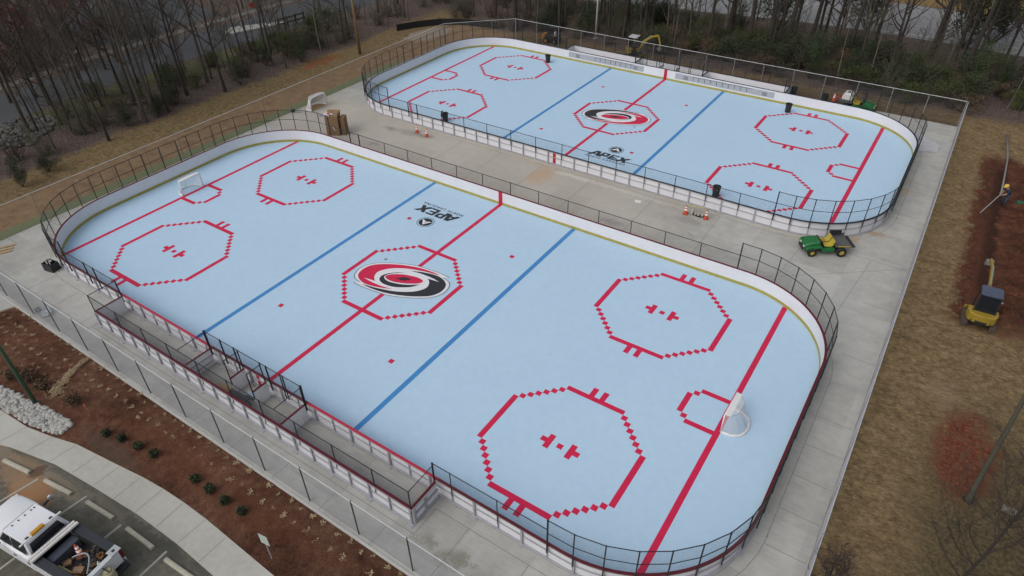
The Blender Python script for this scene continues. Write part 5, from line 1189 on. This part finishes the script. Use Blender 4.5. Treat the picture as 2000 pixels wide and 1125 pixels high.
for k in range(3): a0 = inbed(6.9+.2*k, 1.7, 2.9); b.tube([Vector(a0)+Vector((.4*math.cos(i*.9), .45*math.sin(i*.9), .3+.15*math.sin(i*1.7+k))) for i in range(8)], .06, 5)
tag(b.build('orange_rope', mat('orange rope', (.24,.12,.05), .8, .3, 4)), 'orange rope tangled on the dark chain in the pickup bed', 'rope')
for i, (u, v) in enumerate([(7.9,.75),(8.5,1.2)]):
    b = MB(); p = inbed(u, v, 2.5); b.lathe([(.01,0),(.24,0),(.26,.5),(.22,.8),(.08,.95),(.08,1.1),(.01,1.1)], 12); tag(b.build('white_jug', WP, loc=p, smooth=True), 'white jug standing at the tail of the pickup bed', 'jug', 'white jugs in the pickup bed')
r = random.Random(99); b = MB()
for k in range(46): u, v = r.uniform(3.2,9), r.uniform(-2,2); p = inbed(u, v, 2.55+r.uniform(0,.35)); b.box(*p, r.uniform(.2,.8), r.uniform(.12,.4), r.uniform(.1,.3), r.uniform(0,3))
tag(b.build('bed_clutter', [mat('brown scrap', (.12,.085,.055), .9, .4, 3)]), 'loose brown scraps covering the floor of the pickup bed', 'scraps', kind='stuff')
t = thing('water_jug', 'tan barrel shaped jug on the rear bumper of the white pickup', 'jug', inbed(10.35,.3,1.95), R(7.8)); TJ = mat('tan jug plastic', (.33,.30,.19), .5, .12, 2); b = MB(); b.lathe([(.01,0),(.72,0),(.82,.3),(.82,1.5),(.72,1.75),(.01,1.8)], 18); b.build('body', TJ, t, smooth=False); b = MB(); b.lathe([(.5,1.78),(.5,2.0),(.01,2.05)], 14); b.build('lid', TJ, t); b = MB(); b.bar((-.6,0,2.1),(.6,0,2.1),.12,.1); b.build('handle', DARK, t)

# green utility carts
GRN = mat('green cart paint', (.014,.115,.034), .35, .15, 1.5); YEL = mat('yellow seat vinyl', (.36,.275,.035), .5, .12, 2); YRIM = mat('yellow rim', (.40,.29,.05), .45, .15, 3); BEDG = mat('worn grey bed', (.085,.085,.09), .7, .3, 4)
def cart(label, x, y, rz, tank=False):
    t = thing('utility_cart', label, 'utility cart', (x,y,0), rz)
    for s_ in (-1, 1):
        wheel(t, 0, s_*2.4, .95, .8, YRIM, .6); wheel(t, 6.35, s_*2.45, 1.08, .95, YRIM, .6)
    hd = MB(); q = [(-1.55,1.0,1.15,1.6),(-1.3,1.25,1.2,2.15),(-.4,1.35,1.3,2.62),(1.0,1.4,1.4,3.0),(1.75,1.45,1.5,3.12)]
    for xx, w0, zb, zt in q: hd.v += [(xx,-w0-.2,zb),(xx,-w0,zt-.25),(xx,-w0+.3,zt),(xx,w0-.3,zt),(xx,w0,zt-.25),(xx,w0+.2,zb)]
    for i in range(4):
        for j in range(5): hd.f.append([i*6+j,i*6+j+1,(i+1)*6+j+1,(i+1)*6+j]); hd.m.append(0)
    hd.f += [[5,4,3,2,1,0],[24,25,26,27,28,29]]; hd.m += [0,0]
    hd.build('hood', GRN, t, bevel=.06)
    for s_ in (-1, 1):
        b = MB(); b.side([(-1.4,1.45),(1.2,1.9),(1.9,1.9),(2.2,1.1),(4.6,1.1),(4.9,1.75),(4.4,2.0),(2.6,1.75),(1.9,2.35),(-1.0,2.1)], s_*2.0-.42, s_*2.0+.42); b.build('fender', GRN, t, bevel=.06)
        b = MB(); b.box2(-1.62,s_*.95-.28,1.65,-1.45,s_*.95+.28,1.95); b.build('headlight', CWH, t)
        # seat: cushion and backrest curve up into each other
        se = MB(); se.side([(2.75,2.05),(2.7,2.3),(3.9,2.35),(4.25,2.6),(4.6,3.55),(4.85,3.5),(4.65,2.3),(4.3,1.95)], s_*.98-.78, s_*.98+.78); se.build('seat', YEL, t, bevel=.16, seg=3)
    b = MB(); b.box2(-1.85,-1.2,1.0,-1.55,1.2,1.75); b.build('bumper', DARK, t, bevel=.06)
    b = MB(); b.box2(-1.2,-1.5,.9,7.4,1.5,1.35); b.box2(1.7,-1.5,1.3,2.7,1.5,1.5); b.build('chassis', DARK, t)
    b = MB(); b.box2(1.6,-1.45,2.3,1.95,1.45,3.15); b.build('dashboard', DARK, t, bevel=.08)
    b = MB(); ring = [(2.25+.18*math.sin(a), -.98+.5*math.cos(a), 3.2+.45*math.sin(a)) for a in [i*.524 for i in range(13)]]; b.tube(ring, .06, 6); b.tube([(1.8,-.98,2.9),(2.25,-.98,3.2)], .07, 6); b.build('steering_wheel', DARK, t)
    b = MB(); b.box2(4.9,-2.3,2.25,8.3,2.3,2.42); b.box2(4.9,-2.3,2.42,5.05,2.3,3.3 if not tank else 3.0); b.box2(5.05,2.15,2.42,8.3,2.3,3.15); b.box2(5.05,-2.3,2.42,8.3,-2.15,2.75); b.build('cargo_bed', BEDG, t)
    b = MB(); b.box2(5.3,-2.345,2.36,8.0,-2.31,2.62); b.build('bed_stripe', YRIM, t)
    if not tank:
        b = MB(); b.box2(8.3,-2.25,2.2,9.2,2.25,2.34); b.build('tailgate', DARK, t); b = MB(); b.box2(4.85,1.9,2.9,7.4,2.32,3.95); b.build('bed_rack', DARK, t, bevel=.05)
    else:
        b = MB(); b.side([(5.2,2.45),(8.2,2.45),(8.2,4.0),(7.6,4.9),(5.8,4.9),(5.2,4.0)], -1.9, 1.9, .15); tk = b.build('spray_tank', mat('white tank plastic', (.55,.55,.54), .4, .08, 1), t, bevel=.25, seg=3)
        b = MB(); b.lathe([(.01,5.15),(.45,5.12),(.45,4.85)], 14, (6.7,0,0)); b.build('tank_cap', DARK, tk); b = MB(); b.box2(6.6,-2.0,2.5,6.75,-1.92,4.9); b.build('tank_strap', DARK, tk)
        b = MB()
        for s_ in (-1, 1): b.tube([(4.7,s_*1.7,1.4),(4.75,s_*1.7,5.0),(4.2,s_*1.6,6.0),(2.6,s_*1.5,6.1),(1.7,s_*1.5,5.2),(1.4,s_*1.5,3.0)], .12, 8)
        for xx, z in ((4.2,6.0),(2.6,6.1),(1.7,5.2)): b.tube([(xx,-1.5,z),(xx,1.5,z)], .1, 6)
        b.build('roll_cage', DARK, t)
        b = MB(); b.tube([(8.3,0,2.6),(9.4,0,2.7),(10.3,0,2.7)], .1, 6); b.tube([(9.0,-1,2.5),(9.0,-1,3.6)], .25, 8); b.build('spray_pump', mat('red pump', (.35,.03,.03), .5, .2, 3), t)
    return t
cart('green utility cart with two yellow seats and a dark open bed in the aisle', 69.25, 58.0, R(33))
cart('green sprayer cart with a white tank and roll cage behind the farther rink', 64.6, 146.2, R(180), True)
p = (54.0, 146.4); cone('orange cone standing behind the sprayer cart at the far boards', p[0], p[1], 1.2)
b = MB(); b.box2(-1,-.8,0,1,.8,1.2); tag(b.build('low_trolley', DARK, loc=(p[0],p[1],0), bevel=.05), 'dark low box carrying a cone behind the sprayer cart', 'box')

# excavators
YEX = mat('yellow digger paint', (.25,.175,.024), .4, .15, 1.5); MUD = mat('muddy track', (.075,.058,.045), .9, .35, 3); BUCK = mat('worn steel', (.16,.155,.14), .6, .25, 3, .3)
def digger(label, x, y, rz, boom, roof):
    t = thing('mini_excavator', label, 'excavator', (x,y,-.1), rz)
    for s_ in (-1, 1):
        b = MB(); pr3_ = [(-2.6,.55),(-2.35,.12),(-1.9,0),(1.9,0),(2.35,.12),(2.6,.55),(2.35,1.05),(1.8,1.25),(-1.8,1.25),(-2.35,1.05)]; b.side(pr3_, s_*2.35-.5, s_*2.35+.5); tr_ = b.build('track', MUD, t, bevel=.05)
        b = MB()
        for i in range(18):
            k = -2.2+4.4*i/17; b.box2(k-.06,s_*2.35-.52,1.2,k+.06,s_*2.35+.52,1.32)
        for i in range(5): b.box2(-2.62,s_*2.35-.52,.25+.2*i,-2.5,s_*2.35+.52,.33+.2*i)
        b.build('grouser', MUD, tr_)
    b = MB(); b.box2(-1.4,-1.9,.5,1.4,1.9,1.2); b.lathe([(1.2,1.2),(1.2,1.65)], 20); b.build('undercarriage', DARK, t)
    b = MB(); out = [(-1.2,-2.55),(-2.3,-2.2),(-2.85,-1.2),(-2.95,0),(-2.85,1.2),(-2.3,2.2),(-1.2,2.55),(.2,2.5),(.2,-2.5)]; b.prism(out, 1.75, 3.55); b.build('counterweight', YEX, t, bevel=.18, seg=3)
    b = MB(); b.prism([(-2.6,-1.7),(-2.98,-.7),(-2.98,.7),(-2.6,1.7),(-2.3,1.7),(-2.3,-1.7)], 1.9, 2.35); b.build('rear_vent', DARK, t)
    b = MB(); b.box2(.2,-2.3,1.7,1.9,2.3,2.2); b.build('floor_plate', DARK, t); b = MB(); b.box2(-1.0,-.8,3.5,.3,.8,4.1); b.box2(-1.2,-.75,4.1,-.9,.75,5.4); b.build('seat', DARK, t, bevel=.12)
    b = MB()
    for yy in (-1.75,1.75):
        b = MB()
        for xx in (-1.4,1.5): b.bar((xx,yy,2.2 if xx > 0 else 3.5),(xx*.93,yy*.95,7.4),.22,.22)
        b.bar((-1.4,yy,4.6),(1.5,yy,3.6),.14,.14); b.build('cab_frame', DARK, t)
    b = MB(); b.add([(-1.43,-1.6,3.6),(-1.43,1.6,3.6),(-1.36,1.55,7.2),(-1.36,-1.55,7.2)], [[0,1,2,3]]); b.build('rear_window', GLASS, t)
    b = MB(); b.prism([(-1.7,-1.5),(-1.5,-1.8),(1.4,-1.8),(1.65,-1.5),(1.65,1.5),(1.4,1.8),(-1.5,1.8),(-1.7,1.5)], 7.3, 7.7); b.build('canopy_roof', roof, t, bevel=.14, seg=3)
    b = MB(); b.lathe([(.01,0),(.3,0),(.3,.06),(.01,.06)], 12, (1.3,-2.35,4.9)); b.build('mirror', CHRM, t)
    b = MB(); b.bar((1.6,0,2.4),(2.3,0,2.9),.7,1.2); b.build('boom_mount', YEX, t)
    for i in range(len(boom)-2):
        w_ = (.55,.5,.42,.38)[min(i,3)]; b = MB(); b.bar((boom[i][0],0,boom[i][1]),(boom[i+1][0],0,boom[i+1][1]), w_, .75-.08*i); b.build('boom_section' if i < len(boom)-3 else 'dipper_arm', YEX, t, bevel=.05)
    m0, m1 = boom[1], boom[2]; b = MB(); b.tube([(2.4,0,2.6),((boom[1][0]+boom[2][0])/2-.2,0,(boom[1][1]+boom[2][1])/2-.5)], .13, 8); b.tube([(m0[0],0,m0[1]+.5),(m1[0],0,m1[1]+.55)], .12, 8); b.build('hydraulic_ram', mat('grey green ram', (.17,.22,.2), .4, .15, 3), t)
    e0, e1 = boom[-2], boom[-1]; b = MB(); d = Vector((e1[0]-e0[0],0,e1[1]-e0[1])).normalized(); n_ = Vector((-d.z,0,d.x)); o = Vector((e0[0],0,e0[1])); q = [o, o+d*1.2+n_*.5, o+d*1.9, o+d*1.7-n_*.9, o+d*.6-n_*1.1, o-n_*.4]; b.side([(k.x,k.z) for k in q], -.7, .7); b.build('bucket', BUCK, t, bevel=.04)
    b = MB(); b.box2(3.3,-2.6,.15,3.6,2.6,1.2); b.bar((1.5,-1.2,.7),(3.4,-1.2,.6),.3,.3); b.bar((1.5,1.2,.7),(3.4,1.2,.6),.3,.3); b.build('dozer_blade', YEX, t)
    return t
digger('yellow mini excavator with a blue grey roof standing at the red clay trench', 103.3, 50.4, R(93), [(2.2,2.8),(4.6,5.8),(10.2,6.7),(15.0,5.8),(15.6,5.0)], mat('blue grey roof', (.055,.065,.105), .4, .15, 1))
digger('yellow mini excavator with a pale roof and raised arm behind the far boards', -19.9, 154.2, R(2), [(2.2,2.8),(3.6,6.0),(6.6,8.3),(9.2,9.2),(10.4,5.6),(10.5,4.6)], mat('pale roof', (.36,.36,.37), .5, .12, 1))
t = thing('trencher', 'dark ride-on trencher with orange front behind the far left boards', 'trencher', (-54.3,152.5,-.1), R(185)); OR = mat('orange machine paint', (.40,.16,.02), .45, .2, 2)
for s_ in (-1, 1):
    for xx in (-2.0, 2.0): wheel(t, xx, s_*1.9, 1.05, .8, OR)
b = MB(); b.side([(-3.2,1.2),(3.0,1.2),(3.0,2.4),(1.0,2.8),(-1.0,3.6),(-3.2,3.3)], -1.5, 1.5); b.build('body', DARK, t, bevel=.1); b = MB(); b.side([(2.6,1.0),(4.4,1.4),(4.6,2.6),(3.6,3.4),(2.6,3.2)], -1.3, 1.3); b.build('front_head', OR, t, bevel=.12); b = MB(); b.bar((3.2,-1.1,3.0),(5.2,-1.1,1.0),.35,.5); b.bar((3.2,1.1,3.0),(5.2,1.1,1.0),.35,.5); b.build('loader_arm', OR, t)
b = MB()
for xx in (-2.4, .9):
    for yy in (-1.4,1.4): b.tube([(xx,yy,2.6),(xx,yy,6.0)], .1, 6)
b.box2(-2.6,-1.6,6.0,1.1,1.6,6.15); b.build('roll_bar', DARK, t); b = MB(); b.box2(-1.6,-.8,3.4,-.4,.8,3.8); b.box2(-1.9,-.8,3.8,-1.6,.8,5.0); b.build('seat', DARK, t, bevel=.1)
b = MB(); b.tube([(.4,0,2.8),(.9,0,4.1)], .08, 6); b.tube([(.9+.12*math.sin(a),.5*math.cos(a),4.1+.4*math.sin(a)) for a in [i*.6283 for i in range(11)]], .06, 6); b.build('steering_wheel', DARK, t)

# trench things
r = random.Random(21); b = MB(); NX_, NY_ = 90, 210
for j in range(NY_+1):
    for i in range(NX_+1):
        x = 98.5+20*i/NX_; y = 50+80*j/NY_; e = min(1, i/8, (NX_-i)/8, j/8, (NY_-j)/8); cx = 104.0-.012*(y-50); d = x-cx
        h = .75*math.exp(-((d-4.8)/2.3)**2)*(1 if y > 64 else .4) + .5*math.exp(-((d+4.2)/1.7)**2) + (.95*math.exp(-((x-107.6)/2.3)**2-((y-57)/4)**2))
        k = .5+.9*mn.noise(Vector((x*.33,y*.33,2)))+.55*mn.noise(Vector((x*1.0,y*1.0,5)))+.35*mn.noise(Vector((x*2.6,y*2.6,7)))
        b.v.append((x, y, -.16 + e*max(0, h*1.7*max(0,k)) + e*.03))
for j in range(NY_):
    for i in range(NX_): a = j*(NX_+1)+i; b.f.append([a,a+1,a+NX_+2,a+NX_+1]); b.m.append(0)
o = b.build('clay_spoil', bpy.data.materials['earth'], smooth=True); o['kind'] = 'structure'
b = MB(); b.tube([G(1966,262,.5),G(1968,285,.8),G(1968,310,.7),G(1963,340,.6),G(1956,375,.5)], .22, 8); tag(b.build('conduit', mat('grey conduit', (.17,.17,.165), .5, .15, 3), smooth=True), 'long grey conduit curving along the red clay trench', 'pipe')
t = thing('tool_case', 'green case lying on the clay right of the worker', 'case', (*G(1992,402)[:2], .5), R(20)); b = MB(); b.box2(-1,-.5,0,1,.5,.7); b.build('box', mat('green case', (.03,.10,.06), .6, .2, 3), t, bevel=.06); b = MB(); b.tube([(-.4,0,.7),(-.3,0,.95),(.3,0,.95),(.4,0,.7)], .05, 6); b.build('handle', DARK, t)

# ------------------------------------------------------------------ people
SKIN = mat('skin', (.30,.17,.11), .6, .1, 6); HAIR = mat('dark hair', (.02,.016,.013), .8, .2, 8)
def person(label, loc, rz, J, cloth, hat=None, look=(0,0)):
    """J: joints in feet (x forward, y left); cloth: materials for top, trousers, shoes"""
    t = thing('person', label, 'person', loc, rz); me = bpy.data.meshes.new('body'); V = []; Ed = []; Rd = []; Kd = []
    def add(p, r_, kind, par=None):
        V.append(tuple(c*F for c in p)); Rd.append(r_*F); Kd.append(kind); i = len(V)-1
        if par is not None: Ed.append((par, i))
        return i
    pel = add(J['pelvis'], .50, 1); sp = add(J['spine'], .46, 0, pel); ch = add(J['chest'], .56, 0, sp); nk = add(J['neck'], .22, 3, ch)
    hd_ = Vector(J['head']); jaw = add(tuple(Vector(J['neck']).lerp(hd_, .55)), .26, 3, nk); h1 = add(J['head'], .36, 3, jaw); h2 = add(tuple(hd_+(hd_-Vector(J['neck'])).normalized()*.32), .26, 3, h1)
    for s_, k in ((1,'l'),(-1,'r')):
        sh = add(J['sh_'+k], .30, 0, ch); el = add(J['el_'+k], .20, 0, sh); wr = add(J['wr_'+k], .13, 3, el)
        d = (Vector(J['wr_'+k])-Vector(J['el_'+k])).normalized(); sd = d.cross(Vector((0,0,1))); sd = sd.normalized() if sd.length > .1 else Vector((0,1,0)); pm = Vector(J['wr_'+k])+d*.22; palm = add(tuple(pm), .13, 3, wr)
        for f in range(4):
            q = pm + sd*(-.11+.075*f) + d*(.13); a = add(tuple(q), .036, 3, palm); add(tuple(q+d*(.13,.17,.18,.14)[f]+Vector((0,0,-.06))), .03, 3, a)
        th_ = add(tuple(pm - sd*.14 - d*.02), .042, 3, palm); add(tuple(pm - sd*.22 + d*.12), .034, 3, th_)
        hp = add(J['hip_'+k], .38, 1, pel); kn = add(J['kn_'+k], .25, 1, hp); an = add(J['an_'+k], .16, 1, kn); hl = add(tuple(Vector(J['an_'+k])+Vector((0,0,-.16))), .16, 2, an); add(tuple(Vector(J['an_'+k])+Vector((.55,0,-.2))), .13, 2, hl)
    me.from_pydata(V, Ed, []); o = bpy.data.objects.new('body', me); C.objects.link(o)
    sk = o.modifiers.new('skin', 'SKIN')
    if not me.skin_vertices: me.attributes.new('x', 'FLOAT', 'POINT')
    try: sv = me.skin_vertices[0].data
    except Exception:
        bm = bmesh.new(); bm.from_mesh(me); bm.verts.layers.skin.verify(); bm.to_mesh(me); bm.free(); sv = me.skin_vertices[0].data
    for i, v in enumerate(sv): v.radius = (Rd[i],)*2 if Kd[i] != 0 or Rd[i] < .4 else (Rd[i]*.72, Rd[i]*1.0); v.use_root = (i == 0)
    ss = o.modifiers.new('sub', 'SUBSURF'); ss.levels = 2; ss.render_levels = 2
    bpy.context.view_layer.update(); ev = bpy.data.meshes.new_from_object(o.evaluated_get(bpy.context.evaluated_depsgraph_get())); bpy.data.objects.remove(o)
    for m_ in (cloth[0], cloth[1], cloth[2], SKIN): ev.materials.append(m_)
    pts = [Vector(v) for v in V]; segs = [(pts[a], pts[c], Kd[c]) for a, c in Ed]
    for p in ev.polygons:
        best = min(segs, key=lambda s_: ((p.center-s_[0])-(s_[1]-s_[0])*max(0,min(1,(p.center-s_[0]).dot(s_[1]-s_[0])/max(1e-9,(s_[1]-s_[0]).length_squared)))).length); p.material_index = best[2]; p.use_smooth = True
    o = bpy.data.objects.new('body', ev); C.objects.link(o); o.parent = t
    up_ = (hd_-Vector(J['neck'])).normalized(); fw = Vector((1,0,0)); fw = (fw-up_*fw.dot(up_)).normalized(); sd = up_.cross(fw); fc = MB()
    for s_ in (1,-1): fc.ell(tuple(hd_+fw*.33+sd*.13*s_+up_*.03), .05,.05,.04, 8, 4)
    fc.tube([tuple(hd_+fw*.34+up_*.05), tuple(hd_+fw*.43-up_*.08)], [.035,.06], 6); fc.box(*(hd_+fw*.335-up_*.19), .04,.17,.035); fc.build('face', HAIR, o)
    er = MB()
    for s_ in (1,-1): er.ell(tuple(hd_+sd*.36*s_), .07,.05,.11, 8, 4)
    er.build('ear', SKIN, o)
    top = hd_+up_*.14
    if hat:
        b = MB(); b.ell((0,0,0), .50,.43,.40, 16, 8); b.lathe([(.44,-.04),(.60,-.06),(.60,-.02),(.44,.02)], 16); h = b.build('hard_hat', hat, t, tuple(top+up_*.08), up_.to_track_quat('Z','Y').to_euler(), smooth=True)
    else:
        b = MB(); b.ell((0,0,0), .41,.38,.34, 14, 8); b.build('hair', HAIR, t, tuple(top+up_*.06-fw*.05), smooth=True)
    return t
NAVY = mat('navy work clothes', (.022,.028,.055), .85, .2, 4); JEAN = mat('blue grey trousers', (.035,.045,.07), .85, .2, 4); BOOT = mat('dark boots', (.022,.018,.015), .8, .2, 4); HATY = mat('yellow hard hat', (.50,.36,.06), .4, .08, 3); WSH = mat('white shirt', (.52,.52,.55), .8, .1, 3); DTR = mat('dark trousers', (.03,.03,.035), .85, .2, 4)
person('worker in yellow hard hat and dark blue clothes bending over the trench with a pole', (103.9,103.2,.0), R(215),
       dict(pelvis=(-.45,0,3.0), spine=(-.15,0,3.7), chest=(.35,0,4.45), neck=(.75,0,4.95), head=(1.1,0,5.35), sh_l=(.4,.62,4.6), el_l=(.75,.85,3.7), wr_l=(1.35,.45,3.3), sh_r=(.4,-.62,4.6), el_r=(.8,-.8,3.75), wr_r=(1.5,-.35,3.55),
            hip_l=(-.4,.35,2.85), kn_l=(.15,.5,1.55), an_l=(-.25,.5,.32), hip_r=(-.4,-.35,2.85), kn_r=(.05,-.5,1.55), an_r=(-.6,-.5,.32)), (NAVY, JEAN, BOOT), HATY)
a, c = G(1914,416,.1), Vector((103.9,103.2,3.5))+Vector((math.cos(R(215))*1.5, math.sin(R(215))*1.5, 0)); e = c+(c-Vector(a)).normalized()*1.2; b = MB(); b.tube([a, tuple(c), tuple(e)], .11, 8); tag(b.build('grey_pole', mat('grey pole', (.22,.22,.23), .5, .1, 3), smooth=True), 'grey pole the hard hat worker holds down towards the straw', 'pole')
person('worker in a white shirt and dark trousers standing by the trencher behind the far boards', (-51.6,150.4,-.1), R(190),
       dict(pelvis=(0,0,3.2), spine=(.02,0,3.75), chest=(.05,0,4.6), neck=(.08,0,5.2), head=(.15,0,5.72), sh_l=(.03,.66,4.85), el_l=(.15,.86,3.85), wr_l=(.75,.62,3.35), sh_r=(.03,-.66,4.85), el_r=(.1,-.84,3.85), wr_r=(.65,-.6,3.25),
            hip_l=(0,.36,3.0), kn_l=(.08,.38,1.7), an_l=(-.02,.4,.34), hip_r=(0,-.36,3.0), kn_r=(.05,-.38,1.7), an_r=(-.1,-.4,.34)), (WSH, DTR, BOOT), None)
